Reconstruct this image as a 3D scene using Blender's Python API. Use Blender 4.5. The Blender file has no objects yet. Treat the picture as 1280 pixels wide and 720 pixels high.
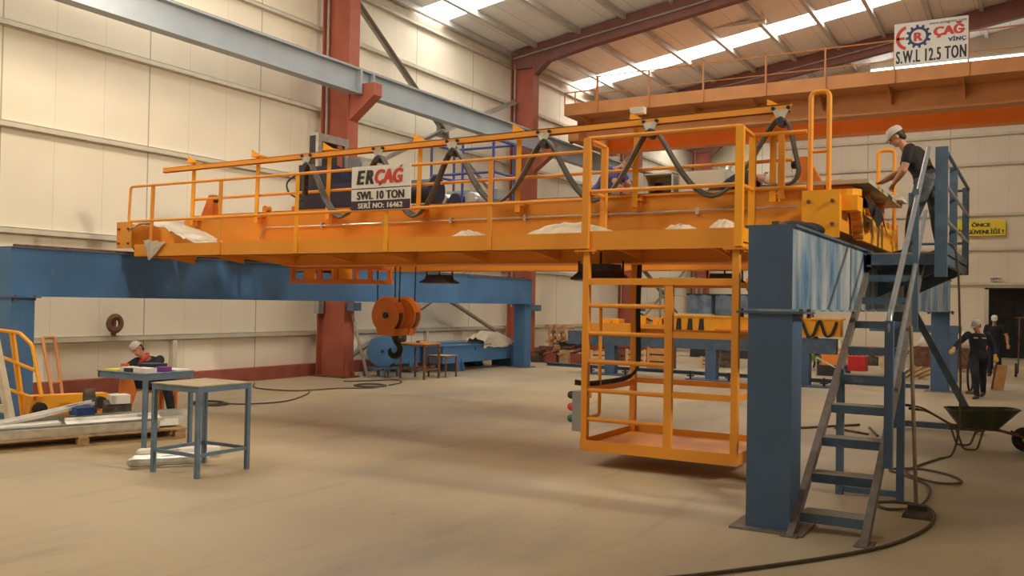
import bpy, bmesh, math, random
from mathutils import Vector, Matrix
random.seed(7)
S = bpy.context.scene
COL = S.collection
V = Vector
PI = math.pi

# ---------------------------------------------------------------- materials
def mat(name, col, rough=0.5, metal=0.0, var=0.12, scale=4.0, bump=0.0, spec=0.4, dirt=None, dirt_amt=0.0, dirt_scale=1.5, stretch=(1, 1, 1)):
    m = bpy.data.materials.new(name); m.use_nodes = True
    nt = m.node_tree; b = nt.nodes['Principled BSDF']
    b.inputs['Roughness'].default_value = rough
    b.inputs['Metallic'].default_value = metal
    b.inputs['Specular IOR Level'].default_value = spec
    tc = nt.nodes.new('ShaderNodeTexCoord')
    mp = nt.nodes.new('ShaderNodeMapping'); mp.inputs['Scale'].default_value = stretch
    nt.links.new(tc.outputs['Object'], mp.inputs['Vector'])
    n = nt.nodes.new('ShaderNodeTexNoise'); n.inputs['Scale'].default_value = scale; n.inputs['Detail'].default_value = 4
    nt.links.new(mp.outputs['Vector'], n.inputs['Vector'])
    r = nt.nodes.new('ShaderNodeValToRGB')
    c = V(col)
    lo = [max(0, x * (1 - var)) for x in c]; hi = [min(1, x * (1 + var)) for x in c]
    r.color_ramp.elements[0].position = 0.35; r.color_ramp.elements[1].position = 0.65
    r.color_ramp.elements[0].color = (*lo, 1); r.color_ramp.elements[1].color = (*hi, 1)
    nt.links.new(n.outputs['Fac'], r.inputs['Fac'])
    out = r.outputs['Color']
    if dirt:
        n2 = nt.nodes.new('ShaderNodeTexNoise'); n2.inputs['Scale'].default_value = dirt_scale; n2.inputs['Detail'].default_value = 8
        n2.inputs['Roughness'].default_value = 0.65
        nt.links.new(mp.outputs['Vector'], n2.inputs['Vector'])
        r2 = nt.nodes.new('ShaderNodeValToRGB')
        p = 0.62 - 0.25 * dirt_amt
        r2.color_ramp.elements[0].position = max(0, p - 0.08); r2.color_ramp.elements[1].position = min(1, p + 0.14)
        nt.links.new(n2.outputs['Fac'], r2.inputs['Fac'])
        mx = nt.nodes.new('ShaderNodeMix'); mx.data_type = 'RGBA'
        nt.links.new(r2.outputs['Color'], mx.inputs[0])
        nt.links.new(out, mx.inputs[6]); mx.inputs[7].default_value = (*dirt, 1)
        out = mx.outputs[2]
    nt.links.new(out, b.inputs['Base Color'])
    if bump:
        bp = nt.nodes.new('ShaderNodeBump'); bp.inputs['Strength'].default_value = bump
        nt.links.new(n.outputs['Fac'], bp.inputs['Height']); nt.links.new(bp.outputs['Normal'], b.inputs['Normal'])
    return m

def emis(name, col, strength):
    m = bpy.data.materials.new(name); m.use_nodes = True
    nt = m.node_tree; nt.nodes.clear()
    e = nt.nodes.new('ShaderNodeEmission'); o = nt.nodes.new('ShaderNodeOutputMaterial')
    n = nt.nodes.new('ShaderNodeTexNoise'); n.inputs['Scale'].default_value = 0.8
    mr = nt.nodes.new('ShaderNodeMapRange'); mr.inputs[3].default_value = strength * 0.9; mr.inputs[4].default_value = strength * 1.1
    nt.links.new(n.outputs['Fac'], mr.inputs[0]); nt.links.new(mr.outputs[0], e.inputs['Strength'])
    e.inputs['Color'].default_value = (*col, 1)
    nt.links.new(e.outputs[0], o.inputs['Surface'])
    return m

def panel_mat(name, col, axis, spacing, line=0.012, dark=0.72, rough=0.55):
    """sheet cladding with thin vertical seams every 'spacing' metres along an axis"""
    m = mat(name, col, rough, var=0.035, scale=0.7)
    nt = m.node_tree; b = nt.nodes['Principled BSDF']
    src = b.inputs['Base Color'].links[0].from_socket
    g = nt.nodes.new('ShaderNodeNewGeometry'); sx = nt.nodes.new('ShaderNodeSeparateXYZ')
    nt.links.new(g.outputs['Position'], sx.inputs[0])
    def M(op, a, bb):
        x = nt.nodes.new('ShaderNodeMath'); x.operation = op
        for i, v in enumerate((a, bb)):
            if isinstance(v, (int, float)): x.inputs[i].default_value = v
            else: nt.links.new(v, x.inputs[i])
        return x.outputs[0]
    pos = sx.outputs['XYZ'.index(axis)]
    f1 = M('FRACT', M('DIVIDE', pos, spacing), 0)
    l1 = M('LESS_THAN', f1, line / spacing)
    f2 = M('FRACT', M('DIVIDE', pos, spacing / 3), 0)
    l2 = M('MULTIPLY', M('LESS_THAN', f2, line / spacing * 2), 0.25)
    k = M('MAXIMUM', l1, l2)
    mx = nt.nodes.new('ShaderNodeMix'); mx.data_type = 'RGBA'
    nt.links.new(k, mx.inputs[0]); nt.links.new(src, mx.inputs[6])
    mx.inputs[7].default_value = (*[c * dark * 0.7 for c in col], 1)
    nt.links.new(mx.outputs[2], b.inputs['Base Color'])
    return m

YEL = mat('yellow_paint', (0.80, 0.325, 0.036), 0.45, var=0.04, scale=1.2)
YEL2 = mat('yellow_paint_bright', (0.90, 0.40, 0.022), 0.42, var=0.06, scale=3)
ORG = mat('orange_paint', (0.66, 0.20, 0.035), 0.5, var=0.08, scale=3)
ORGF = mat('faded_orange_paint', (0.60, 0.26, 0.095), 0.6, var=0.08, scale=1.5)
ORGB = mat('vivid_orange_paint', (0.92, 0.27, 0.04), 0.5, var=0.05, scale=1.5)
BLU = mat('blue_paint', (0.064, 0.172, 0.37), 0.5, var=0.14, scale=1.2, dirt=(0.18, 0.24, 0.32), dirt_amt=-0.25, dirt_scale=3.5)
BLUP = mat('blue_paint_post', (0.075, 0.135, 0.255), 0.5, var=0.10, scale=1.6)
BLUW = mat('worn_blue_paint', (0.060, 0.16, 0.30), 0.5, var=0.25, scale=2.0, dirt=(0.40, 0.45, 0.48), dirt_amt=0.55, dirt_scale=1.6, stretch=(1, 1.6, 0.45))
SBLU = mat('stair_blue_paint', (0.080, 0.135, 0.215), 0.45, var=0.12, scale=6, dirt=(0.22, 0.22, 0.21), dirt_amt=-0.15, dirt_scale=8)
STEELB = mat('worn_stringer_steel', (0.20, 0.18, 0.17), 0.45, 0.3, var=0.15, scale=8)
TUBE = mat('grey_tube_steel', (0.36, 0.40, 0.45), 0.3, 0.6, var=0.1, scale=8)
TREAD = mat('chequer_tread', (0.30, 0.27, 0.22), 0.6, 0.2, var=0.2, scale=40)
TBLU = mat('table_blue_paint', (0.13, 0.20, 0.29), 0.5, var=0.12, scale=8)
TTOP = mat('dusty_table_top', (0.40, 0.33, 0.22), 0.6, var=0.15, scale=6)
RED = mat('red_primer', (0.36, 0.100, 0.062), 0.6, var=0.10, scale=2.5)
REDC = mat('red_curb_paint', (0.30, 0.085, 0.060), 0.65, var=0.15, scale=3)
RAFT = mat('brown_red_primer', (0.20, 0.085, 0.075), 0.65, var=0.08, scale=2)
UBM = mat('grey_blue_beam_paint', (0.33, 0.38, 0.44), 0.5, var=0.06, scale=1.2)
GIRT = mat('girt_paint', (0.60, 0.56, 0.47), 0.5, var=0.06, scale=3)
BRACE = mat('brace_grey_steel', (0.33, 0.31, 0.27), 0.5, 0.2, var=0.1, scale=4)
PURL = mat('purlin_galvanised', (0.52, 0.51, 0.49), 0.5, 0.2, var=0.06, scale=3)
ROOF = panel_mat('roof_sheet', (0.84, 0.84, 0.835), 'X', 1.0, 0.02, 0.9)
WALLM = panel_mat('wall_cladding', (0.82, 0.765, 0.645), 'Y', 3.05, 0.03, 0.75)
WALLB = panel_mat('back_wall_cladding', (0.72, 0.65, 0.52), 'X', 3.05, 0.03, 0.75)
BLK = mat('black_rubber', (0.022, 0.022, 0.022), 0.6, var=0.2, scale=10)
DRK = mat('dark_housing', (0.035, 0.035, 0.045), 0.5, var=0.2, scale=6)
NAVY = mat('navy_housing', (0.022, 0.026, 0.06), 0.5, var=0.2, scale=5)
BRAIL = mat('deep_blue_rail_paint', (0.040, 0.055, 0.26), 0.45, var=0.1, scale=5)
GALV = mat('galvanised_steel', (0.60, 0.60, 0.57), 0.32, 0.75, var=0.12, scale=9)
GALVW = mat('bright_zinc_sheet', (0.78, 0.77, 0.73), 0.35, 0.3, var=0.08, scale=6)
ALU = mat('silver_motor', (0.55, 0.56, 0.56), 0.35, 0.6, var=0.1, scale=9)
GRY = mat('grey_cabinet_paint', (0.50, 0.475, 0.42), 0.5, var=0.04, scale=3)
GRYD = mat('grey_box_paint', (0.30, 0.31, 0.31), 0.5, var=0.06, scale=4)
CABLE = mat('festoon_cable_rubber', (0.075, 0.065, 0.05), 0.4, var=0.15, scale=14)
HOSE = mat('floor_hose_rubber', (0.10, 0.08, 0.055), 0.6, var=0.15, scale=10)
WHT = mat('white_board', (0.78, 0.76, 0.72), 0.5, var=0.03, scale=5)
SGNB = mat('sign_black', (0.035, 0.03, 0.035), 0.5, var=0.1, scale=6)
SGNR = mat('sign_red', (0.62, 0.055, 0.045), 0.5, var=0.08, scale=6)
SGNN = mat('sign_navy', (0.035, 0.05, 0.13), 0.5, var=0.08, scale=6)
SGNY = mat('sign_yellow', (0.78, 0.62, 0.035), 0.5, var=0.05, scale=5)
SGND = mat('sign_dark_plum', (0.055, 0.035, 0.045), 0.5, var=0.08, scale=5)
PLAS = mat('cloudy_plastic_sheet', (0.62, 0.56, 0.45), 0.35, var=0.12, scale=6, bump=0.2)
PLAS.node_tree.nodes['Principled BSDF'].inputs['Transmission Weight'].default_value = 0.25
CLOTHW = mat('white_cloth', (0.64, 0.57, 0.45), 0.8, var=0.08, scale=8, bump=0.2)
CLOTHB = mat('black_cloth', (0.018, 0.016, 0.02), 0.85, var=0.2, scale=12)
WOOD = mat('pallet_wood', (0.42, 0.27, 0.14), 0.75, var=0.25, scale=5, stretch=(1, 1, 6))
BROOM = mat('broom_handle_wood', (0.17, 0.12, 0.075), 0.6, var=0.2, scale=6)
WOODP = mat('pale_pallet_wood', (0.62, 0.40, 0.22), 0.75, var=0.2, scale=5)
WOODO = mat('plywood_orange', (0.58, 0.30, 0.11), 0.7, var=0.15, scale=5)
DECK = mat('deck_sheet', (0.50, 0.45, 0.33), 0.6, var=0.08, scale=2)
RUST = mat('rusty_steel', (0.16, 0.075, 0.045), 0.75, var=0.35, scale=8)
JUNK = mat('dark_scrap', (0.10, 0.08, 0.06), 0.8, var=0.4, scale=9)
GRNB = mat('barrow_green', (0.045, 0.062, 0.040), 0.5, var=0.25, scale=6, dirt=(0.10, 0.085, 0.06), dirt_amt=0.25, dirt_scale=7)
GREEN = mat('green_bar_paint', (0.09, 0.20, 0.04), 0.5, var=0.1, scale=5)
REDP = mat('bright_red_paint', (0.55, 0.03, 0.03), 0.45, var=0.1, scale=5)
TARP = mat('blue_tarp', (0.16, 0.22, 0.30), 0.45, var=0.3, scale=3)
TILE_BLUE = mat('blue_plastic', (0.03, 0.07, 0.26), 0.4, var=0.1, scale=5)
PURP = mat('purple_wrap', (0.22, 0.05, 0.28), 0.5, var=0.15, scale=8)
PAPER = mat('paper', (0.75, 0.72, 0.65), 0.7, var=0.05, scale=6)
TRES = mat('cream_trestle_paint', (0.62, 0.56, 0.42), 0.55, var=0.1, scale=6)
LAMPW = emis('lamp_tube_glow', (1, 0.95, 0.85), 6)
# people
SKIN = mat('skin', (0.50, 0.24, 0.15), 0.5, var=0.06, scale=12)
HAIR = mat('dark_hair', (0.035, 0.022, 0.015), 0.6, var=0.2, scale=30)
HAIRB = mat('brown_hair', (0.13, 0.065, 0.035), 0.6, var=0.2, scale=30)
TEE = mat('black_tshirt', (0.020, 0.017, 0.018), 0.8, var=0.15, scale=10)
JEANS = mat('faded_jeans', (0.05, 0.062, 0.075), 0.8, var=0.3, scale=9, dirt=(0.20, 0.21, 0.21), dirt_amt=0.2, dirt_scale=6)
BLUT = mat('blue_tshirt', (0.055, 0.075, 0.23), 0.8, var=0.12, scale=10)
WORK = mat('navy_workwear', (0.018, 0.022, 0.038), 0.8, var=0.2, scale=10)
CAPG = mat('grey_white_cap', (0.55, 0.50, 0.50), 0.7, var=0.05, scale=10)
GLOV = mat('yellow_work_glove', (0.62, 0.40, 0.10), 0.7, var=0.12, scale=14)
SHOE = mat('dark_shoe', (0.05, 0.042, 0.035), 0.6, var=0.2, scale=10)
EYEM = mat('eye_dark', (0.03, 0.02, 0.015), 0.3)

# ---------------------------------------------------------------- mesh builder
class MB:
    def __init__(s, tf=None): s.v = []; s.f = []; s.tf = tf
    def _add(s, vs, fs):
        o = len(s.v)
        if s.tf is not None: vs = [s.tf @ V(q) for q in vs]
        s.v += [tuple(q) for q in vs]; s.f += [tuple(i + o for i in q) for q in fs]; return s
    def box(s, x0, x1, y0, y1, z0, z1):
        vs = [(x, y, z) for z in (z0, z1) for y in (y0, y1) for x in (x0, x1)]
        return s._add(vs, [(0, 2, 3, 1), (4, 5, 7, 6), (0, 1, 5, 4), (2, 6, 7, 3), (0, 4, 6, 2), (1, 3, 7, 5)])
    def prism(s, poly, d):
        poly = [V(p) for p in poly]; d = V(d); n = len(poly)
        nrm = V((0, 0, 0))
        for i in range(n): nrm += poly[i].cross(poly[(i + 1) % n])
        if nrm.dot(d) > 0: poly.reverse()
        vs = poly + [p + d for p in poly]
        fs = [tuple(range(n)), tuple(range(2 * n - 1, n - 1, -1))] + [(i, i + n, (i + 1) % n + n, (i + 1) % n) for i in range(n)]
        return s._add(vs, fs)
    def bar(s, a, b, w, h, up=(0, 0, 1)):
        """rectangular bar from a to b: w across, h along 'up'"""
        a = V(a); b = V(b); t = (b - a).normalized(); u = V(up)
        if abs(t.dot(u)) > 0.98: u = V((0, 1, 0))
        x = t.cross(u).normalized(); y = x.cross(t).normalized()
        vs = [p + x * (w / 2 * i) + y * (h / 2 * j) for p in (a, b) for i, j in ((-1, -1), (1, -1), (1, 1), (-1, 1))]
        return s._add(vs, [(3, 2, 1, 0), (4, 5, 6, 7), (0, 1, 5, 4), (1, 2, 6, 5), (2, 3, 7, 6), (3, 0, 4, 7)])
    def angle(s, a, b, w, t, up=(0, 0, 1)):
        """L section"""
        a = V(a); b = V(b); d = (b - a).normalized(); u = V(up)
        if abs(d.dot(u)) > 0.98: u = V((0, 1, 0))
        x = d.cross(u).normalized(); y = x.cross(d).normalized()
        s.bar(a + x * 0, b + x * 0, w, t, up)
        o = x * (w / 2 - t / 2) + y * (w / 2)
        return s.bar(a + o, b + o, t, w, up)
    def ibeam(s, a, b, w, h, t, up=(0, 0, 1)):
        a = V(a); b = V(b); d = (b - a).normalized(); u = V(up)
        if abs(d.dot(u)) > 0.98: u = V((0, 1, 0))
        x = d.cross(u).normalized(); y = x.cross(d).normalized()
        pts = [(-w/2, -h/2), (w/2, -h/2), (w/2, -h/2+t), (t*.4, -h/2+t), (t*.4, h/2-t), (w/2, h/2-t), (w/2, h/2), (-w/2, h/2), (-w/2, h/2-t), (-t*.4, h/2-t), (-t*.4, -h/2+t), (-w/2, -h/2+t)]
        return s.prism([a + x * p + y * q for p, q in pts], b - a)
    def loft(s, rings):
        n = len(rings[0]); vs = []; fs = []
        for r in rings: vs += [V(p) for p in r]
        for k in range(len(rings) - 1):
            for i in range(n):
                j = (i + 1) % n
                fs.append((k * n + i, k * n + j, (k + 1) * n + j, (k + 1) * n + i))
        fs.append(tuple(range(n - 1, -1, -1))); m = (len(rings) - 1) * n
        fs.append(tuple(range(m, m + n)))
        return s._add(vs, fs)
    def sweep(s, pts, rad, n=8, closed=False, aspect=1.0, up=None):
        pts = [V(p) for p in pts]; N = len(pts)
        if not hasattr(rad, '__len__'): rad = [rad] * N
        rings = []; prev = None
        for i, p in enumerate(pts):
            if closed: t = pts[(i + 1) % N] - pts[i - 1]
            elif i == 0: t = pts[1] - p
            elif i == N - 1: t = p - pts[i - 1]
            else: t = (pts[i + 1] - p).normalized() + (p - pts[i - 1]).normalized()
            t = t.normalized() if t.length > 1e-9 else V((0, 0, 1))
            if prev is None:
                u = V(up) if up else (V((0, 0, 1)) if abs(t.z) < 0.95 else V((1, 0, 0)))
            else: u = prev
            x = t.cross(u)
            if x.length < 1e-6: x = t.cross(V((0.3, 1, 0.2)))
            x.normalize(); y = x.cross(t).normalized(); prev = y
            r = rad[i]
            rings.append([p + x * (math.cos(a) * r) + y * (math.sin(a) * r * aspect) for a in [2 * PI * k / n for k in range(n)]])
        if closed:
            vs = [q for r in rings for q in r]; fs = []
            for k in range(N):
                k2 = (k + 1) % N
                for i in range(n):
                    j = (i + 1) % n; fs.append((k * n + i, k * n + j, k2 * n + j, k2 * n + i))
            return s._add(vs, fs)
        return s.loft(rings)
    def tube(s, pts, r, n=8, closed=False): return s.sweep(pts, r, n, closed)
    def cyl(s, a, b, r, r2=None, n=16): return s.sweep([a, b], [r, r if r2 is None else r2], n)
    def lathe(s, prof, o=(0, 0, 0), axis=(0, 0, 1), n=24):
        """prof = [(radius, height)]"""
        ax = V(axis).normalized(); u = V((0, 0, 1)) if abs(ax.z) < 0.9 else V((1, 0, 0))
        x = ax.cross(u).normalized(); y = ax.cross(x); o = V(o)
        rings = [[o + ax * h + (x * math.cos(a) + y * math.sin(a)) * max(r, 1e-4) for a in [2 * PI * k / n for k in range(n)]] for r, h in prof]
        return s.loft(rings)
    def capsule(s, pts, rad, n=12, aspect=1.0, up=None):
        """rounded swept limb"""
        pts = [V(p) for p in pts]; rad = list(rad) if hasattr(rad, '__len__') else [rad] * len(pts)
        t0 = (pts[0] - pts[1]).normalized(); t1 = (pts[-1] - pts[-2]).normalized()
        P = []; R = []
        for k in (1.0, 0.87, 0.5): P.append(pts[0] + t0 * rad[0] * k); R.append(rad[0] * math.sqrt(max(0.0025, 1 - k * k)))
        P += pts; R += rad
        for k in (0.5, 0.87, 1.0): P.append(pts[-1] + t1 * rad[-1] * k); R.append(rad[-1] * math.sqrt(max(0.0025, 1 - k * k)))
        return s.sweep(P, R, n, False, aspect, up)
    def blob(s, c, ax, n=14, m=9):
        """ellipsoid; ax = three half-axis vectors"""
        c = V(c); a, b, d = [V(q) for q in ax]; rings = []
        for i in range(m):
            th = PI * (i + 0.08) / (m - 1 + 0.16)
            rr = math.sin(th); z = -math.cos(th)
            rings.append([c + d * z + (a * math.cos(p) + b * math.sin(p)) * rr for p in [2 * PI * k / n for k in range(n)]])
        return s.loft(rings)
    def build(s, name, m, parent=None, smooth=False, kind=None, label=None, recalc=False):
        me = bpy.data.meshes.new(name)
        vs = s.v
        if parent is not None:
            L = world_loc(parent); vs = [(x - L.x, y - L.y, z - L.z) for x, y, z in vs]
        me.from_pydata(vs, [], s.f); me.update()
        bm = bmesh.new(); bm.from_mesh(me); bmesh.ops.recalc_face_normals(bm, faces=bm.faces); bm.to_mesh(me); bm.free()
        if smooth:
            me.polygons.foreach_set('use_smooth', [True] * len(me.polygons)); me.set_sharp_from_angle(angle=math.radians(38))
        me.materials.append(m)
        o = bpy.data.objects.new(name, me); COL.objects.link(o)
        if parent is not None: o.parent = parent
        if kind: o['kind'] = kind
        if label: o['label'] = label
        return o

def world_loc(o):
    L = V(o.location)
    while o.parent: o = o.parent; L += V(o.location)
    return L
def tag(o, label, cat, group=None, kind=None):
    o['label'] = label; o['category'] = cat
    if group: o['group'] = group
    if kind: o['kind'] = kind
    return o
def thing(name, label, cat, loc, group=None):
    o = bpy.data.objects.new(name, None); COL.objects.link(o); o.location = loc; o.empty_display_size = 0.2
    return tag(o, label, cat, group)
def copy_tree(o, parent=None):
    c = o.copy(); COL.objects.link(c)
    if parent is not None: c.parent = parent
    for ch in list(o.children): copy_tree(ch, c)
    return c
def struct(name, mb, m, smooth=False, parent=None):
    o = mb.build(name, m, parent, smooth)
    if parent is None: o['kind'] = 'structure'
    return o
def catmull(P, k=8):
    P = [V(p) for p in P]; out = []
    for i in range(len(P) - 1):
        a = P[max(i - 1, 0)]; b = P[i]; c = P[i + 1]; d = P[min(i + 2, len(P) - 1)]
        for j in range(k):
            t = j / k
            out.append(0.5 * ((2 * b) + (c - a) * t + (2 * a - 5 * b + 4 * c - d) * t * t + (3 * b - a - 3 * c + d) * t ** 3))
    out.append(P[-1]); return out
def fillet(P, r=0.06, k=5, closed=False):
    """polyline with rounded corners"""
    P = [V(p) for p in P]; out = []; N = len(P)
    for i in range(N):
        if not closed and i in (0, N - 1): out.append(P[i]); continue
        p = P[i]; a = P[i - 1] - p; b = P[(i + 1) % N] - p
        rr = min(r, a.length * 0.45, b.length * 0.45)
        A = p + a.normalized() * rr; B = p + b.normalized() * rr
        for j in range(k + 1):
            t = j / k; out.append(A * (1 - t) ** 2 + p * 2 * t * (1 - t) + B * t * t)
    return out
def text(name, body, m, parent, o, xdir, zdir, size, width=None, offset=0.0, depth=0.004, shear=0.0, align='CENTER', bold=0.0, gap=1.0):
    """lettering as a mesh; o = anchor (centre of baseline), xdir along the line, zdir up"""
    cu = bpy.data.curves.new(name, 'FONT'); cu.body = body; cu.size = size; cu.align_x = align; cu.offset = offset; cu.extrude = depth; cu.shear = shear
    cu.resolution_u = 3; cu.space_character = gap
    tmp = bpy.data.objects.new(name + '_tmp', cu); COL.objects.link(tmp)
    dg = bpy.context.evaluated_depsgraph_get()
    me = bpy.data.meshes.new_from_object(tmp.evaluated_get(dg))
    bpy.data.objects.remove(tmp); bpy.data.curves.remove(cu)
    xs = [v.co.x for v in me.vertices]; sc = 1.0
    if width and xs: sc = width / max(1e-6, max(xs) - min(xs)); mid = (max(xs) + min(xs)) / 2 if align == 'CENTER' else 0
    else: mid = 0
    X = V(xdir).normalized(); Z = V(zdir).normalized(); Y = X.cross(Z) * -1
    L = world_loc(parent)
    for v in me.vertices:
        c = v.co; p = V(o) + X * ((c.x - mid) * sc) + Z * c.y - Y * c.z
        v.co = p - L
    if bold:
        bm = bmesh.new(); bm.from_mesh(me); src = bm.faces[:]
        for k in (-1, 1):
            r = bmesh.ops.duplicate(bm, geom=src)
            bmesh.ops.translate(bm, vec=X * (bold * k) - Y * (.0004 * k), verts=[g for g in r['geom'] if isinstance(g, bmesh.types.BMVert)])
        bm.to_mesh(me); bm.free()
    me.materials.clear(); me.materials.append(m)
    ob = bpy.data.objects.new(name, me); COL.objects.link(ob); ob.parent = parent
    return ob
# ================================================================ camera
def make_camera():
    yaw, pitch, roll = [math.radians(a) for a in (30.2, 0.94, 1.0)]
    f = V((-math.sin(yaw) * math.cos(pitch), math.cos(yaw) * math.cos(pitch), math.sin(pitch)))
    r = V((math.cos(yaw), math.sin(yaw), 0)); u = r.cross(f)
    r2 = r * math.cos(roll) + u * math.sin(roll); u2 = u * math.cos(roll) - r * math.sin(roll)
    cd = bpy.data.cameras.new('camera'); cd.sensor_width = 36; cd.lens = 1131 / 1280 * 36; cd.clip_end = 200; cd.clip_start = 0.05
    c = bpy.data.objects.new('camera', cd); COL.objects.link(c)
    m = Matrix((( r2.x, u2.x, -f.x, 0), (r2.y, u2.y, -f.y, 0), (r2.z, u2.z, -f.z, 1.9), (0, 0, 0, 1)))
    c.matrix_world = m; S.camera = c
make_camera()

# ================================================================ the hall
def floor_mat():
    m = mat('concrete_floor', (0.43, 0.36, 0.255), 0.48, var=0.12, scale=0.35, spec=0.35)
    nt = m.node_tree; b = nt.nodes['Principled BSDF']; src = b.inputs['Base Color'].links[0].from_socket
    tc = nt.nodes.new('ShaderNodeTexCoord')
    def layer(src, scale, lo, hi, col, amt, stretch=(1, 1, 1), rot=0.0):
        mp = nt.nodes.new('ShaderNodeMapping'); mp.inputs['Scale'].default_value = stretch; mp.inputs['Rotation'].default_value = (0, 0, rot)
        nt.links.new(tc.outputs['Object'], mp.inputs['Vector'])
        n = nt.nodes.new('ShaderNodeTexNoise'); n.inputs['Scale'].default_value = scale; n.inputs['Detail'].default_value = 7; n.inputs['Roughness'].default_value = 0.6
        nt.links.new(mp.outputs[0], n.inputs['Vector'])
        r = nt.nodes.new('ShaderNodeMapRange'); r.inputs[1].default_value = lo; r.inputs[2].default_value = hi; r.inputs[3].default_value = 0; r.inputs[4].default_value = amt
        nt.links.new(n.outputs['Fac'], r.inputs[0])
        mx = nt.nodes.new('ShaderNodeMix'); mx.data_type = 'RGBA'
        nt.links.new(r.outputs[0], mx.inputs[0]); nt.links.new(src, mx.inputs[6]); mx.inputs[7].default_value = (*col, 1)
        return mx.outputs[2]
    s = layer(src, 0.22, 0.45, 0.7, (0.58, 0.43, 0.22), 0.75)                      # ochre dust
    s = layer(s, 0.5, 0.52, 0.75, (0.25, 0.23, 0.20), 0.8, (1, 0.45, 1), 0.5)     # grey scuffing
    s = layer(s, 3.0, 0.56, 0.76, (0.20, 0.165, 0.12), 0.45, (1, 0.15, 1), -0.7)   # tyre streaks
    s = layer(s, 9.0, 0.66, 0.75, (0.13, 0.10, 0.075), 0.4)                        # small stains
    nt.links.new(s, b.inputs['Base Color'])
    return m
XL, XR, YF, YB, YD = -15.8, 16.0, -9.0, 46.0, 39.3
EZ, RS = 10.42, 0.157           # eave height, roof slope
RX = 0.0                        # ridge
def roof_z(x): return EZ + RS * ((x - XL) if x <= RX else (2 * RX - XL - x))
struct('floor', MB().box(XL - .3, XR + .3, YF, YB, -0.2, 0), floor_mat())
wl = struct('wall_left', MB().box(XL - .15, XL, YF, YB, 0, roof_z(XL) + .1), WALLM)
for z in (1.06, 3.03, 4.90, 6.68, 8.72, 10.0):
    MB().box(XL + .002, XL + .12, YF, YB, z - .055, z - .045).box(XL + .112, XL + .12, YF, YB, z - .055, z + .055).box(XL + .002, XL + .12, YF, YB, z + .045, z + .055).build('girt', GIRT, wl)
for y in (12.9, 22.0, 31.2):
    MB().box(XL + .002, XL + .13, y - .05, y + .05, .3, 1.0).build('sill_post', GIRT, wl)
def gable(y0, y1, x0, x1):
    xs = [x0] + ([RX] if x0 < RX < x1 else []) + [x1]
    return [(x0, y0, 0), (x1, y0, 0)] + [(x, y0, roof_z(x) + .05) for x in reversed(xs)]
struct('wall_back', MB().prism(gable(YB, 0, XL, XR), (0, .15, 0)), WALLB)
# the nearer store wall with its doorway: built as panels round the opening
DX0, DX1, DZ = -1.80, 3.2, 2.80
m_ = MB()
m_.prism([(-10, YD, 0), (DX0, YD, 0), (DX0, YD, roof_z(DX0)), (-10, YD, roof_z(-10))], (0, .15, 0))
m_.prism([(DX1, YD, 0), (XR, YD, 0), (XR, YD, roof_z(XR)), (DX1, YD, roof_z(DX1))], (0, .15, 0))
m_.prism([(DX0, YD, DZ), (DX1, YD, DZ), (DX1, YD, roof_z(DX1)), (RX, YD, roof_z(RX)), (DX0, YD, roof_z(DX0))], (0, .15, 0))
wst = struct('wall_store', m_, WALLB)
for z in (2.95, 4.29, 5.62, 7.57, 8.71, 10.0):
    MB().box(-10, XR, YD - .1, YD - .002, z - .05, z + .05).build('girt', GIRT, wst)
d = struct('door_1', MB().box(DX0 + .02, DX1, YD + 3.0, YD + 3.1, 0, DZ + .2).box(DX0 - .1, DX1 + .1, YD + .16, YD + 3.1, DZ, DZ + .1), DRK)
for i in range(6):
    MB().box(DX0 + .1 + i * .8, DX0 + .13 + i * .8, YD + 2.95, YD + 3.0, 0, DZ).build('door_rib', DRK, d)
struct('window_1', MB().box(-6.0, 6.5, YD - .02, YD - .004, 11.42, 11.72), emis('gable_light_strip', (1, .97, .9), 5.0))
struct('wall_right', MB().box(XR, XR + .15, YF, YB, 0, roof_z(XR) + .1), WALLM)
struct('wall_front', MB().prism(gable(YF, 0, XL, XR), (0, -.15, 0)), WALLB)
# concrete curb, painted red
struct('baseboard_left', MB().box(XL + .002, XL + .2, YF, YB, 0.0, .30), REDC)
struct('baseboard_back', MB().box(-10, DX0, YD - .18, YD - .002, 0, .28).box(XL + .25, -10, YB - .2, YB - .002, 0, .3), REDC)
# roof: sheet in strips, leaving the translucent strips as windows
SKY = [(1.4, 2.7), (11.4, 12.7), (21.3, 22.6), (31.2, 32.5), (41.0, 42.3)]
m_ = MB()
for a, b in SKY:  # unseen strip parts roofed over to keep the right side darker
    if a < 20: m_.prism([(-7.0, a, roof_z(-7.0)), (RX, a, roof_z(RX)), (RX, a, roof_z(RX) + .08), (-7.0, a, roof_z(-7.0) + .08)], (0, b - a, 0))
    m_.prism([(XR + .2, a, roof_z(XR + .2)), (RX, a, roof_z(RX)), (RX, a, roof_z(RX) + .08), (XR + .2, a, roof_z(XR + .2) + .08)], (0, b - a, 0))
edges = [YF] + [q for a, b in SKY for q in (a, b)] + [YB]
for i in range(0, len(edges), 2):
    y0, y1 = edges[i], edges[i + 1]
    m_.prism([(XL - .2, y0, roof_z(XL - .2)), (RX, y0, roof_z(RX)), (RX, y0, roof_z(RX) + .08), (XL - .2, y0, roof_z(XL - .2) + .08)], (0, y1 - y0, 0))
    m_.prism([(XR + .2, y0, roof_z(XR + .2)), (RX, y0, roof_z(RX)), (RX, y0, roof_z(RX) + .08), (XR + .2, y0, roof_z(XR + .2) + .08)], (0, y1 - y0, 0))
ce = struct('ceiling', m_, ROOF)
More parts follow.
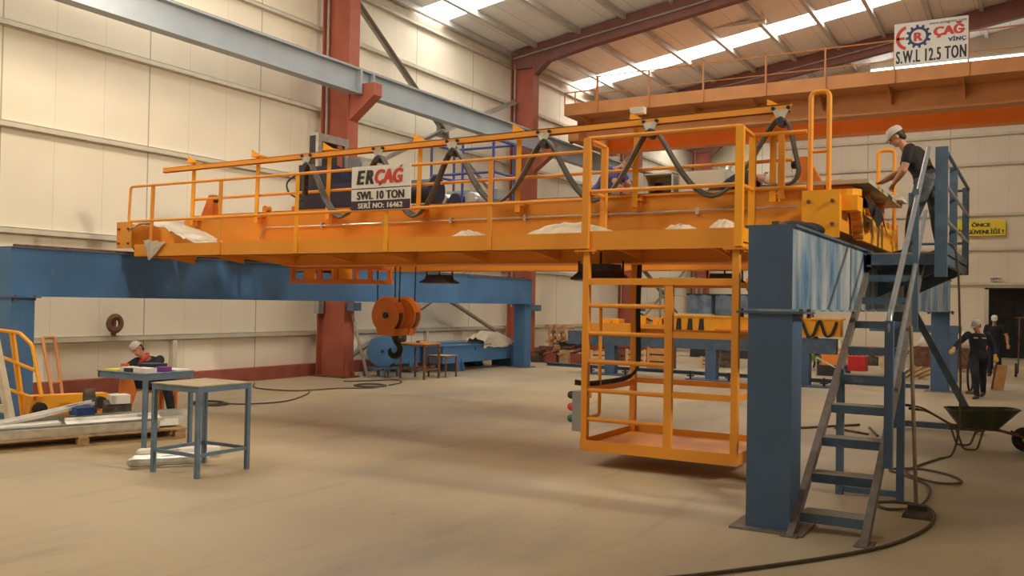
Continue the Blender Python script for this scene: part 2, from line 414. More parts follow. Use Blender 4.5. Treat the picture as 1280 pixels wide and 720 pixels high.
for i, x in enumerate((-15.6, -14.6, -13.0, -11.4, -9.8, -8.2, -6.6, -5.0, -3.4, -1.8, -.3)):
    z = roof_z(x)
    MB().box(x - .07, x + .07, YF, YB, z - .17, z - .005).build('purlin', PURL, ce)
SKYM = emis('skylight_daylight', (1.0, 0.94, 0.83), 10.0)
n_ = 1
for a, b in SKY:
    for sgn in (-1,):
        n_ += 1
        xa, xb = (XL + .05, RX - 1.0 if a > 20 else -7.0) if sgn < 0 else (RX + 1.0, XR - .05)
        struct('window_%d' % n_, MB().prism([(xa, a, roof_z(xa) + .01), (xb, a, roof_z(xb) + .01), (xb, a, roof_z(xb) + .05), (xa, a, roof_z(xa) + .05)], (0, b - a, 0)), SKYM)

# ---- steel columns along the left wall
CX0, CX1 = -15.5, -14.62
def column(y, label, z1, haunch=True):
    t = thing('steel_column', label, 'column', ((CX0 + CX1) / 2, y, 0), 'red steel columns along the left wall')
    MB().prism([(CX0, y - .19, .02), (CX0 + .03, y - .19, .02), (CX0 + .03, y - .02, .02), (CX1 - .03, y - .02, .02), (CX1 - .03, y - .19, .02), (CX1, y - .19, .02), (CX1, y + .19, .02), (CX1 - .03, y + .19, .02), (CX1 - .03, y + .02, .02), (CX0 + .03, y + .02, .02), (CX0 + .03, y + .19, .02), (CX0, y + .19, .02)], (0, 0, z1 - .02)).build('shaft', RED, t)
    MB().box(CX0 - .05, CX1 + .12, y - .3, y + .3, 0, .03).build('base_plate', RUST, t)
    for k in (-1, 1):
        MB().prism([(CX1, y + k * .12, .03), (CX1 + .11, y + k * .12, .03), (CX1, y + k * .12, .5)], (0, .015, 0)).build('stiffener', RED, t)
    # bracket carrying the high runway beam
    MB().prism([(CX1, y - .15, 6.30), (-13.86, y - .15, 6.86), (-13.86, y - .15, 7.16), (CX1, y - .15, 7.16)], (0, .30, 0)).build('bracket', RED, t)
    MB().box(CX1 + .04, CX1 + .26, y - .14, y + .14, 1.64, 1.84).build('stub_arm', SBLU, t)
    MB().tube([(CX0 + .12, y - .12, 1.75), (CX0 + .12, y - .12, 10.0)], .035, 8).build('conduit', BRACE, t)
    if haunch:
        MB().prism([(CX1, y - .15, 9.55), (-13.95, y - .15, 10.12), (-13.95, y - .15, roof_z(-13.95) - .2), (CX0, y - .15, roof_z(CX0) - .2), (CX0, y - .15, 9.8), (CX1, y - .15, 9.8)], (0, .30, 0)).build('haunch', RAFT, t)
    return t
c_ = column(17.2, 'red steel column rising behind the left end of the orange crane', 10.5, False)
MB().box(CX0 - .02, CX0 + .14, 16.92, 17.1, 1.55, 1.9).build('switch_box', GRYD, c_)
column(26.5, 'red steel column right of the skylit wall patch, under the nearer roof rafter', 10.3)
column(35.8, 'red steel column seen through the top of the cage', 10.3)
column(45.1, 'farthest red steel column, beside the grey cabinets on the crane', 10.3)
def rafter(y, label):
    t = thing('roof_rafter', label, 'rafter', (CX1, y, 10.0), 'brown roof rafters')
    m = MB()
    a = [(-14.2, 9.95), (-12.6, 10.26), (-7.7, 11.0), (RX, 12.2)]
    low = [(x, y - .14, z) for x, z in a]
    top = [(x, y - .14, roof_z(x) - .05) for x in (RX, CX0)]
    m.prism(low + top, (0, .28, 0)); m.build('rafter_beam', RAFT, t)
    m = MB()
    low = [(-x, y - .14, z) for x, z in reversed(a)]
    m.prism([(RX, y - .14, roof_z(RX) - .05)] + low + [(XR, y - .14, roof_z(XR) - .05)], (0, .28, 0)); m.build('rafter_beam', RAFT, t)
    # thin tie pipe hung under the rafter
    MB().tube([(-15.4, y - .22, 10.15), (-9, y - .22, 11.05), (-3, y - .22, 12.0)], .03, 6).build('pipe', BRACE, t)
    return t
rafter(26.5, 'nearer brown roof rafter springing from the second red column')
rafter(35.8, 'farther brown roof rafter passing behind the white round-logo sign')

# ---- wall bracing
def brace(label, arms, gus, gs=.3):
    t = thing('wall_brace', label, 'brace', gus, 'diagonal wall braces')
    for a in arms: MB().angle(gus, a, .13, .015, (1, 0, 0)).build('diagonal', BRACE, t)
    g = V(gus)
    MB().prism([g + V((.03, dy * gs, dz * gs)) for dy, dz in ((-1, -.7), (1, -.7), (1, .5), (.4, 1), (-.4, 1), (-1, .5))], (.015, 0, 0)).build('gusset', BRACE, t)
BX = -15.3
brace('grey cross brace high on the wall above the grey-blue beam', [(BX, 17.5, 9.9), (BX, 26.3, 8.7), (BX, 17.5, 4.9), (BX, 26.3, 4.7)], (BX, 22.0, 6.95), .32)
brace('grey cross brace low on the wall behind the orange hook', [(BX, 17.5, .2), (BX, 26.3, .6), (BX, 17.5, 4.6), (BX, 26.3, 4.4)], (BX, 22.1, 2.1), .2)
brace('grey cross brace low on the far wall, seen through the cage', [(BX, 36.1, 4.2), (BX, 44.8, .5), (BX, 36.1, .5), (BX, 44.8, 4.2)], (BX, 40.4, 2.4), .25)

# ---- high runway beam
t = thing('runway_beam', 'grey-blue steel runway beam high along the left wall on column brackets', 'beam', (-14.3, 18, 6.9))
MB().ibeam((-14.32, YF + .2, 7.19), (-14.32, 17.0, 7.19), .28, .60, .03).ibeam((-14.32, 17.0, 7.325), (-14.32, 17.4, 7.325), .28, .33, .03).ibeam((-14.32, 17.4, 7.19), (-14.32, YB - .2, 7.19), .28, .60, .03).box(-14.46, -14.18, 16.93, 17.0, 6.9, 7.49).box(-14.46, -14.18, 17.4, 17.47, 6.9, 7.49).build('beam', UBM, t)
MB().box(-14.36, -14.28, YF + .2, YB - .2, 7.49, 7.55).build('crane_rail', BRACE, t)
# light fitting under the roof
t = thing('ceiling_light', 'pale fluorescent batten hung under the roof left of the skylight', 'light', (-8.8, 30.0, 11.25))
MB().prism([(-9.7, 29.9, 11.36), (-7.9, 29.9, 11.36), (-7.9, 29.95, 11.48), (-9.7, 29.95, 11.48)], (0, .22, 0)).build('housing', GALVW, t)
for x in (-9.3, -8.3): MB().tube([(x, 30.0, 11.47), (x, 30.0, roof_z(x) + .02)], .012, 6).build('hanger', BRACE, t)

# ================================================================ far 12.5 ton crane
FY = 27.7
t = thing('bridge_crane', 'faded orange bridge crane spanning the hall under the roof', 'crane', (-1, FY, 7.55))
X0, X1 = -14.15, 15.0
MB().box(X0, X1, FY + 1.0, FY + 1.45, 7.75, 8.75).box(X0, X1, FY + .93, FY + 1.52, 8.72, 8.78).box(X0, X1, FY + .93, FY + 1.52, 7.72, 7.78).build('girder', ORGF, t, label='faded orange front girder')
MB().box(X0, X1, FY + 3.0, FY + 3.45, 7.6, 8.7).box(X0, X1, FY + 2.93, FY + 3.52, 7.55, 7.62).build('girder', ORGB, t, label='vivid orange rear girder')
MB().box(X0, X1, FY - .01, FY + 1.0, 8.36, 8.40).box(X0, X1, FY - .03, FY, 8.36, 8.76).build('walkway', ORGF, t)
for k in range(15):
    x = X0 + .6 + k * 1.95
    MB().prism([(x, FY, 8.36), (x, FY + 1.0, 8.36), (x, FY + 1.0, 7.95)], (.02, 0, 0)).build('bracket', ORGF, t)
px = [-12.9, -11.05, -9.22, -7.25, -5.5, -3.6, -1.71, .1, 1.9]
for x in px: MB().bar((x, FY - .05, 8.36), (x, FY - .05, 9.58), .05, .05).build('guard_post', ORGF, t)
MB().tube([(X0 + 1.2, FY - .05, 9.58), (X1, FY - .05, 9.58)], .022, 6).build('handrail', ORGF, t)
MB().tube([(X0 + 1.2, FY - .05, 9.0), (X1, FY - .05, 9.0)], .016, 6).build('handrail', ORGF, t)
MB().tube(fillet([(X0, FY, 8.76), (X0, FY, 9.15), (X0 + 1.15, FY, 9.15), (X0 + 1.15, FY, 8.76)], .04), .022, 6).tube([(X0 + .4, FY, 8.76), (X0 + .4, FY, 9.15)], .02, 6).build('end_guard', ORGF, t)
MB().tube(fillet([(X0 + 1.25, FY, 8.4), (X0 + 1.25, FY, 9.58)], .04), .022, 6).tube([(X0 + 1.05, FY + .3, 8.4), (X0 + 1.05, FY + .3, 9.45), (X0 + 1.25, FY, 9.58)], .02, 6).build('end_guard', ORGF, t)
MB().box(X0 - .05, X0 + .35, FY + .4, FY + 4.0, 7.56, 7.98).build('end_carriage', ORGF, t)
for yy in (FY + .9, FY + 3.5): MB().cyl((X0 - .2, yy, 7.68), (X0 - .05, yy, 7.68), .12).build('wheel', DRK, t)
# its sign board
SX0, SX1, SZ0, SZ1, SY = -3.60, -1.71, 8.80, 10.02, FY - .10
sg = MB().box(SX0, SX1, SY, SY + .02, SZ0, SZ1).build('sign', WHT, t, label='white sign board with a red and navy round logo')
fx = V((1, 0, 0)); fz = V((0, 0, 1)); yy = SY - .004
def ring_arc(cx, cz, r0, r1, a0, a1, n=24):
    P = [(cx + r1 * math.cos(a0 + (a1 - a0) * i / n), yy, cz + r1 * math.sin(a0 + (a1 - a0) * i / n)) for i in range(n + 1)]
    Q = [(cx + r0 * math.cos(a0 + (a1 - a0) * i / n), yy, cz + r0 * math.sin(a0 + (a1 - a0) * i / n)) for i in range(n + 1)]
    m = MB()
    for i in range(n): m.prism([P[i], P[i + 1], Q[i + 1], Q[i]], (0, -.006, 0))
    return m
m = ring_arc(-3.20, 9.59, .27, .36, math.radians(108), math.radians(252)); m.box(-3.53, -3.33, yy - .006, yy, 9.55, 9.62); m.build('logo_arc', SGNR, sg)
gx, gz = -2.97, 9.60
m = ring_arc(gx, gz, .195, .265, 0, 2 * PI, 36)
for k in range(12):
    a = 2 * PI * k / 12 + .1; u = V((math.cos(a), 0, math.sin(a))); w = V((-math.sin(a), 0, math.cos(a))); c = V((gx, yy, gz))
    m.prism([c + u * .26 + w * .04, c + u * .33 + w * .028, c + u * .33 - w * .028, c + u * .26 - w * .04], (0, -.006, 0))
m.build('gear_emblem', SGNN, sg)
text('lettering', 'R', SGNR, sg, (gx, yy, gz - .125), fx, fz, .34, .21, .006, .003, bold=.015)
text('lettering', 'ÇAĞ', SGNR, sg, (-2.17, yy, 9.56), fx, fz, .34, .80, .007, .003, bold=.018)
text('lettering', 'VİNÇ', SGNN, sg, (-1.99, yy, 9.36), fx, fz, .15, .44, .002, .003, bold=.008, gap=1.08)
text('lettering', 'www.ercagvinc.com', SGNB, sg, (-2.23, yy, 9.885), fx, fz, .115, .94, .001, .003)
text('lettering', 'S.W.L 12.5 TON', SGNB, sg, (-2.655, yy, 8.885), fx, fz, .50, 1.78, .003, .003, bold=.010, gap=1.14)

# signs on the store wall
t = thing('safety_sign', 'yellow two-line safety sign high on the store wall', 'sign', (-1.94, YD - .12, 4.8))
MB().box(-2.78, -1.10, YD - .14, YD - .12, 4.80, 5.40).build('board', SGNY, t)
text('lettering', 'ÖNCE', SGNB, t, (-1.93, YD - .144, 5.15), fx, fz, .20, .64, .003, .003, bold=.010)
text('lettering', 'İŞ GÜVENLİĞİ !', SGNB, t, (-1.94, YD - .144, 4.87), fx, fz, .22, 1.54, .003, .003, bold=.010)
t = thing('door_sign', 'small white name plate above the dark store doorway', 'sign', (-1.45, YD - .02, 2.9))
MB().box(-1.62, -1.20, YD - .13, YD - .11, 3.06, 3.22).build('board', WHT, t)
text('lettering', 'DEPO', SGNB, t, (-1.41, YD - .134, 3.09), fx, fz, .13, .36, .002, .002, bold=.004)
# ================================================================ the two blue runway stands
def bolts(t, x, y, z, dx, dy):
    for i in (-1, 1):
        for j in (-1, 1): MB().cyl((x + i * dx, y + j * dy, z - .05), (x + i * dx, y + j * dy, z + .03), .018, n=6).build('bolt', RUST, t)
def stand(name, label, xc, bm, pm, y0=7.78, y1=23.6):
    t = thing(name, label, 'runway', (xc, (y0 + y1) / 2, 0), 'blue crane runway stands')
    w = .187
    MB().box(xc - w, xc + w, y0, y1, 1.885, 2.60).build('beam', bm, t)
    MB().box(xc - w - .03, xc + w + .03, y0 - .012, y1 + .012, 2.586, 2.606).build('beam_flange', SBLU, t)
    MB().box(xc - w - .035, xc + w + .035, y0 - .012, y1 + .012, 1.868, 1.886).build('beam_flange', bm, t)
    MB().box(xc - .03, xc + .03, y0 + .15, y1 - .1, 2.606, 2.65).build('crane_rail', RUST, t)
    for y in (y0, y1 - .40):
        m = MB().box(xc - w, xc + w, y + .01, y + .38, .02, 1.85); m.build('post', pm, t)
        MB().box(xc - w - .12, xc + w + .12, y - .08, y + .47, 0, .02).build('base_plate', STEELB, t)
        MB().box(xc - w - .10, xc + w + .10, y - .02, y + .42, 1.848, 1.867).build('cap_plate', SBLU, t)
        bolts(t, xc, y + .19, 1.86, w + .065, .15)
    for y in (y0 - .012, y1):
        MB().box(xc - w, xc + w, y, y + .012, 1.886, 2.586).build('end_plate', pm, t)
    return t
XLB, XRB = -13.235, -1.98
stand('runway_stand', 'bright blue runway stand under the left end of the orange crane', XLB, BLU, BLU)
rs = stand('runway_stand', 'worn blue runway stand beside the metal stairs on the right', XRB, BLUW, BLUP)
MB().bar((-1.72, 15.8, 1.86), (-.78, 15.75, .03), .10, .10, (0, 1, 0)).build('strut', SBLU, rs)
MB().bar((-1.95, 15.78, .08), (-.70, 15.78, .08), .09, .09).build('tie_bar', SBLU, rs)
MB().box(-2.07, -1.89, 15.69, 15.87, 0, 1.868).build('mid_post', SBLU, rs)
t = thing('tie_rail', 'long dark blue steel tie lying across the floor behind the cage', 'rail', (-7.5, 24.6, 0))
MB().ibeam((-13.0, 24.55, .05), (-2.25, 23.9, .05), .12, .10, .012).build('rail', SBLU, t)

# ================================================================ the 10 ton crane
CY = 9.63
cr = thing('overhead_crane', 'big orange-yellow overhead crane resting on the two blue runway stands', 'crane', (-7.6, 11.4, 2.65))
WX0, WX1 = -12.73, -2.755
GL, GR = -12.75, -2.10
def girder(y):
    prof = [(GL, y, 3.20), (GL + .12, y, 3.25), (GL + .30, y, 3.28), (GR, y, 3.28), (GR, y, 2.80), (GR - .3, y, 2.44), (-10.4, y, 2.44), (GL + 1.0, y, 2.6), (GL + .1, y, 3.02)]
    m = MB().prism(prof, (0, .42, 0))
    m.box(GL + .3, GR, y - .04, y + .46, 3.262, 3.288)
    m.box(-10.4, GR - .3, y - .03, y + .45, 2.425, 2.445)
    return m
girder(10.62).build('girder', YEL, cr); girder(12.72).build('girder', YEL, cr)
for y in (10.83, 12.93): MB().box(GL + .7, GR - .35, y - .025, y + .025, 3.288, 3.325).build('trolley_rail', RUST, cr)
# walkway hung on the near girder
MB().box(WX0, WX1, CY + .01, 10.62, 2.59, 2.605).build('walkway_deck', YEL, cr)
m = MB().box(WX0, WX1, CY - .006, CY + .004, 2.54, 2.742).box(WX0, WX1, CY - .006, CY + .05, 2.54, 2.55)
m.box(-4.63, WX1, CY - .012, CY - .004, 2.535, 2.755)
m.build('toe_board', YEL, cr)
MB().box(WX0, WX0 + .01, CY + .005, 10.6, 2.54, 2.74).build('toe_board', YEL, cr)
MB().box(WX1 - .01, WX1, CY + .005, 10.05, 2.535, 2.755).build('toe_board', YEL2, cr)
for x in [WX0 + .3 + i * 1.16 for i in range(9)]:
    MB().prism([(x, CY + .06, 2.589), (x, 10.60, 2.589), (x, 10.60, 2.46)], (.012, 0, 0)).bar((x + .006, CY + .05, 2.565), (x + .006, 10.6, 2.565), .05, .05).build('walkway_bracket', YEL, cr)
LEAN = 0.02
def P(x, z, y=CY - .02): return (x, y + (z - 2.6) * LEAN, z)
for x in (-12.32, -10.76, -9.19, -7.57, -5.94):
    MB().angle(P(x, 2.56), P(x, 3.69), .065, .01, (0, 1, 0)).build('guard_post', YEL2 if x in (-9.19, -7.57) else YEL, cr)
MB().tube(fillet([P(-4.62, 3.70), P(-12.86, 3.69), P(-12.88, 3.12), P(-4.62, 3.13)], .06), .021, 8).build('handrail', YEL, cr, True)
# higher guard round the head of the cage
for x, y in ((-4.60, CY - .03), (-2.785, CY - .03), (-4.60, CY + .46), (-2.785, CY + .46)):
    z1 = 3.85 if y < CY else 3.82
    MB().bar(P(x, 2.55, y), P(x, z1, y), .085 if y < CY else .07, .065, (0, 1, 0)).build('guard_post', YEL2 if x > -3 else YEL, cr)
MB().tube(fillet([P(-4.60, 3.83, CY + .46), P(-4.60, 3.85), P(-2.785, 3.85), P(-2.785, 3.83, CY + .46), (-2.20, CY + .50, 3.83)], .05), .024, 8).build('handrail', YEL, cr, True)
MB().tube(fillet([P(-4.60, 3.22, CY + .46), P(-4.60, 3.22), P(-2.785, 3.22), P(-2.785, 3.22, CY + .46), (-2.20, CY + .50, 3.22)], .05), .024, 8).build('handrail', YEL, cr, True)
MB().bar((-2.47, CY + .5, 3.10), (-2.47, CY + .5, 3.83), .07, .05, (0, 1, 0)).build('guard_post', YEL, cr)
# festoon posts standing on the girder, rail hung on them
FPX = (-12.42, -10.91, -9.40, -7.69, -6.05, -4.36, -2.66)
for x in FPX:
    m = MB().angle((x, 10.50, 3.12), (x, 10.53, 4.18), .075, .01, (0, 1, 0))
    m.build('festoon_post', YEL2, cr)
    MB().box(x - .06, x + .10, 10.50, 10.62, 3.20, 3.23).cyl((x + .06, 10.55, 3.12), (x + .06, 10.55, 3.27), .014, n=6).cyl((x - .04, 10.55, 3.12), (x - .04, 10.55, 3.27), .014, n=6).build('bolted_bracket', YEL, cr)
    MB().prism([(x - .06, 10.44, 4.18), (x + .16, 10.44, 4.18), (x - .06, 10.44, 4.30)], (0, .012, 0)).box(x - .06, x + .16, 10.42, 10.56, 4.175, 4.19).build('hanger_plate', YEL2, cr)
MB().tube([(FPX[0], 10.56, 3.56), (GR - .35, 10.56, 3.60)], .022, 8).build('rear_handrail', YEL, cr, True)
MB().prism([(-13.05, 10.40, 4.03), (-2.44, 10.40, 4.12), (-2.44, 10.40, 4.22), (-13.05, 10.40, 4.11)], (0, .012, 0)).prism([(-13.05, 10.40, 4.03), (-2.44, 10.40, 4.12), (-2.44, 10.46, 4.12), (-13.05, 10.46, 4.03)], (0, 0, .012)).prism([(-13.05, 10.40, 4.105), (-2.44, 10.40, 4.205), (-2.44, 10.47, 4.205), (-13.05, 10.47, 4.105)], (0, 0, .012)).build('festoon_rail', YEL, cr)
m = MB().box(-4.42, -4.24, 10.44, 10.54, 4.28, 4.36); m.build('junction_cap', PAPER, cr)
# thin conduit along the near girder
m = MB().tube([(-10.9, 10.585, 2.86), (-10.82, 10.585, 3.04), (GR - .3, 10.585, 3.06)], .014, 6); m.build('conduit', GALV, cr)
for i in range(6): MB().box(-9.6 + i * 1.2, -9.56 + i * 1.2, 10.57, 10.62, 3.01, 3.09).build('conduit_clip', GALV, cr)
# end carriages across both girders
for side in (-1, 1):
    xc = XLB if side < 0 else XRB
    a, b = xc - .17, xc + .17
    ec = MB().box(a, b, 9.82, 14.3, 2.72, 3.10).build('end_carriage', YEL, cr)
    MB().box(a - .02, b + .02, 9.80, 9.82, 2.64 if side > 0 else 2.70, 3.14).build('end_plate', YEL2 if side > 0 else YEL, ec); MB().box(a - .02, b + .02, 14.3, 14.32, 2.70, 3.14).build('end_plate', YEL, ec)
    for yy in (10.15, 13.95):
        MB().lathe([(.02, -.06), (.15, -.06), (.15, -.04), (.125, -.03), (.125, .03), (.15, .04), (.15, .06), (.02, .06)], (xc, yy, 2.79), (1, 0, 0)).build('wheel', DRK, ec)
    for zz in (2.78, 3.02):
        for dx in (-.12, .12): MB().cyl((xc + dx, 9.775, zz), (xc + dx, 9.80, zz), .022, n=6).build('bolt', RUST, ec)
    if side > 0:
        MB().box(b, b + .16, 10.02, 10.35, 2.94, 3.10).cyl((b + .05, 10.15, 3.10), (b + .05, 10.15, 3.17), .13, n=14).build('buffer_block', YEL2, ec)
        m = MB()
        for k, (zz, r) in enumerate(((3.02, .07), (2.94, .055), (2.87, .06), (2.79, .045), (2.72, .05))): m.cyl((b + .02, 10.42 + k * .05, zz), (b + .13, 10.42 + k * .05, zz), r, n=10)
        m.build('drive_flange', YEL, ec)
        MB().box(b + .004, b + .07, 10.9, 13.6, 2.68, 2.98).build('side_plate', YEL2, ec)
        for yy in (11.2, 13.2): MB().cyl((b + .07, yy, 2.85), (b + .10, yy, 2.85), .06, n=12).build('axle_cap', YEL, ec)
        MB().prism([(b + .005, 11.55, 3.06), (b + .005, 12.5, 3.06), (b + .005, 12.5, 3.16), (b + .005, 11.55, 3.27)], (.03, 0, 0)).build('gusset', YEL, ec)
        MB().box(a + .03, b, 10.66, 11.0, 3.10, 3.28).box(a + .03, b, 12.76, 13.1, 3.10, 3.28).build('saddle', ORG, ec)
    else:
        MB().box(a + .03, b, 10.66, 11.0, 3.10, 3.19).box(a + .03, b, 12.76, 13.1, 3.10, 3.19).build('saddle', YEL, ec)
# trolley end stops with round rubber buffers
for x, s in ((-12.30, 1), (-2.35, -1)):
    for y in (10.83, 12.93):
        e = MB().prism([(x - s * .22, y - .06, 3.285), (x + s * .08, y - .06, 3.285), (x + s * .08, y - .06, 3.66), (x - s * .02, y - .06, 3.66)], (0, .12, 0)).build('end_stop', ORG, cr)
        MB().cyl((x + s * .08, y, 3.58), (x + s * .17, y, 3.58), .055, .045).build('buffer', BLK, e, True)
# grab loops either side of the right end
for x0, x1, y, z0, z1 in ((-2.13, -1.94, 10.0, 3.10, 4.22), (-1.95, -1.74, 13.5, 3.0, 4.12)):
    m = MB().tube(fillet([(x0, y, z0), (x0, y, z1), (x1, y, z1), (x1, y, z0)], .07), .028, 10).tube([(x0, y, z0 + .48), (x1, y, z0 + .48)], .02, 8)
    m.build('grab_loop', YEL, cr, True)
# yellow bracketing under the deck sheet at the right end
m = MB()
for yy in (11.2, 12.4): m.prism([(-2.3, yy, 3.275), (-1.70, yy, 3.275), (-1.82, yy, 3.12), (-2.15, yy, 3.12)], (0, .02, 0))
m.build('outrigger_bracket', ORG, cr)
# name board on the guard rail
BX0, BX1 = -8.13, -7.13
sx = V((1, 0, 0)); SYB = CY - .07
sg = MB().box(BX0, BX1, SYB, SYB + .012, 3.115, 3.715).build('sign', WHT, cr, label='white crane name board with capacity and serial number')
MB().box(BX0, BX1, SYB - .003, SYB - .0005, 3.12, 3.245).build('sign_band', SGND, sg)
MB().box(BX0, BX1, SYB - .003, SYB - .0005, 3.405, 3.417).build('sign_band', SGND, sg)
ys = SYB - .005
text('lettering', 'E', SGNB, sg, (-7.965, ys, 3.475), sx, fz, .26, .13, .006, .002, .18, bold=.009); text('lettering', 'R', SGNB, sg, (-7.815, ys, 3.475), sx, fz, .26, .13, .006, .002, .18, bold=.009)
text('lettering', 'CAG', SGNR, sg, (-7.49, ys, 3.475), sx, fz, .26, .46, .006, .002, .18, bold=.010)
MB().prism([(-7.655, ys, 3.445), (-7.625, ys, 3.445), (-7.61, ys, 3.475), (-7.635, ys, 3.475)], (0, -.003, 0)).build('cedilla_mark', SGND, sg)
MB().prism([(-7.33, ys, 3.672), (-7.285, ys, 3.672), (-7.255, ys, 3.70), (-7.285, ys, 3.70)], (0, -.003, 0)).build('breve_mark', SGNR, sg)
text('lettering', 'SWL 10 TON', SGNB, sg, (-7.63, ys, 3.265), sx, fz, .155, .79, .001, .002, bold=.006, gap=1.06)
text('lettering', 'SERİ NO: 16462', WHT, sg, (-7.63, ys, 3.145), sx, fz, .098, .75, .0005, .002, bold=.0035, gap=1.06)
m = MB()
for x in (BX0 + .1, BX1 - .1): m.tube([(x, SYB + .012, 3.69), (x, CY - .0, 3.70)], .006, 6)
m.build('hanging_wire', GALV, sg)

# ---- festoon cable with its trolleys
fc = thing('festoon_cable', 'dark looped power cable hanging in waves along the orange crane rail', 'cable', (-6, 10.43, 4.0))
TX = (-9.75, -8.35, -7.05, -5.61, -4.13, -2.55)
def rz(x): return 4.03 + (x + 13.05) * (.09 / 10.61)
for x in TX:
    z = rz(x)
    tr = MB().prism([(x - .10, 10.385, z + .04), (x + .10, 10.385, z + .04), (x + .035, 10.385, z - .085), (x - .035, 10.385, z - .085)], (0, .012, 0)).box(x - .04, x + .04, 10.36, 10.50, z - .11, z - .085).build('cable_trolley', GALV, fc)
    m = MB()
    for dx in (-.085, .085): m.cyl((x + dx, 10.37, z + .05), (x + dx, 10.40, z + .05), .022, n=10)
    m.build('roller', BLK, tr)
    MB().cyl((x, 10.35, z - .115), (x, 10.51, z - .115), .045, n=14).build('saddle', DRK, tr)
loopz = (3.13, 3.10, 3.24, 3.20, 3.19)
for k in range(3):
    yk = 10.39 + k * .04; pts = []
    for i in range(5):
        a, b = TX[i], TX[i + 1]; zt = rz((a + b) / 2) - .06; zb = loopz[i] + k * .018
        n = 22
        for j in range(n):
            u = j / n
            w = .5 + .5 * math.cos(2 * PI * u)
            w = w ** 0.92
            pts.append((a + (b - a) * (u - .055 * math.sin(2 * PI * u)), yk, zb + (zt - zb) * w))
    xe = TX[-1]; ze = rz(xe) - .06
    pts += catmull([(xe, yk, ze), (xe + .09, yk, ze - .10), (xe + .16, yk + .02, ze - .42), (xe + .19, yk + .04, 3.45), (xe + .12, yk + .06, 3.32 + k * .01), (xe - .06, yk + .1, 3.30 + k * .01), (xe - .25, yk + .14, 3.31)], 6)
    MB().tube([(TX[0] - .05, yk, 3.5), (TX[0] - .04, yk, rz(TX[0]) - .2)] + pts, .021, 6).build('cable', CABLE, fc, True)

# ---- hoist trolley (the dark motor unit on top, yellow frame slung below)
ht = thing('hoist_trolley', 'dark hoist trolley with tall zinc frame standing on the crane behind the name board', 'hoist', (-10.3, 11.9, 3.33))
MB().box(-11.3, -8.3, 11.02, 11.12, 3.30, 3.36).box(-11.3, -8.3, 12.86, 12.98, 3.345, 3.44).box(-11.3, -11.1, 11.12, 12.86, 3.30, 3.37).box(-8.5, -8.3, 11.12, 12.86, 3.30, 3.37).build('trolley_frame', YEL, ht)
for x in (-11.0, -8.7):
    for y in (10.83, 12.93): MB().lathe([(.02, -.05), (.06, -.05), (.05, -.03), (.05, .03), (.06, .05), (.02, .05)], (x, y, 3.37), (0, 1, 0), 18).build('wheel', YEL, ht)
MB().box(-10.62, -9.42, 11.3, 12.4, 3.42, 3.80).box(-10.5, -10.1, 11.35, 12.2, 3.80, 4.12).build('gearbox', NAVY, ht)
m = MB().box(-10.72, -10.56, 11.50, 11.515, 3.80, 4.68); m.build('side_panel', DRK, ht)
MB().box(-10.72, -10.70, 11.515, 12.18, 4.2, 4.66).build('side_panel', DRK, ht)
m = MB()
for y_ in (11.50, 12.18): m.box(-10.58, -10.52, y_ - .004, y_ + .09, 3.80, 4.68)
m.box(-10.72, -10.52, 11.496, 12.27, 4.68, 4.72).box(-10.58, -10.52, 11.58, 12.18, 4.59, 4.68)
m.build('tall_frame', GALV, ht)
MB().box(-11.62, -11.0, 12.2, 12.6, 3.44, 4.33).build('motor_box', DRK, ht)
MB().tube(fillet([(-11.5, 12.3, 4.33), (-11.5, 12.3, 4.52), (-11.15, 12.3, 4.48)], .05), .025, 8).build('pipe_elbow', DRK, ht, True)
MB().tube(catmull([(-11.55, 12.1, 4.15), (-11.70, 12.0, 4.0), (-11.6, 11.95, 3.8), (-11.3, 11.95, 3.65)], 6), .018, 6).build('lead', BLK, ht)
MB().lathe([(.02, 0), (.24, 0), (.24, .04), (.19, .05), (.19, 1.0), (.24, 1.01), (.24, 1.05), (.02, 1.05)], (-9.4, 11.9, 3.68), (1, 0, 0), 22).build('rope_drum', NAVY, ht, True)
MB().box(-10.52, -10.22, 12.25, 12.65, 3.80, 4.40).build('control_box', GRYD, ht)
MB().box(-10.20, -9.85, 12.25, 12.65, 3.80, 4.30).build('control_box', GRY, ht)
m = MB()
fr = [(-10.75, 2.45), (-9.15, 2.45), (-9.15, 2.18), (-10.75, 2.18)]
for y in (11.25, 11.75):
    m.bar((-10.85, y, 2.43), (-9.1, y, 2.43), .06, .06).bar((-10.85, y, 2.20), (-9.1, y, 2.20), .06, .07)
    for x in (-10.80, -10.2, -9.85, -9.15): m.bar((x, y, 2.20), (x, y, 3.45 if x in (-10.80, -9.15) else 2.46), .07, .05, (0, 1, 0))
for x in (-10.80, -9.15): m.bar((x, 11.25, 2.20), (x, 11.75, 2.20), .07, .06).bar((x, 11.25, 2.43), (x, 11.75, 2.43), .06, .06)
m.build('slung_frame', ORG, ht)
m = MB().box(-10.62, -10.4, 11.32, 11.34, 2.24, 2.43).build('slung_plate', YEL2, ht)
m = MB().box(-10.0, -9.9, 11.30, 11.7, 2.24, 2.42); m.build('slung_plate', YEL2, ht)
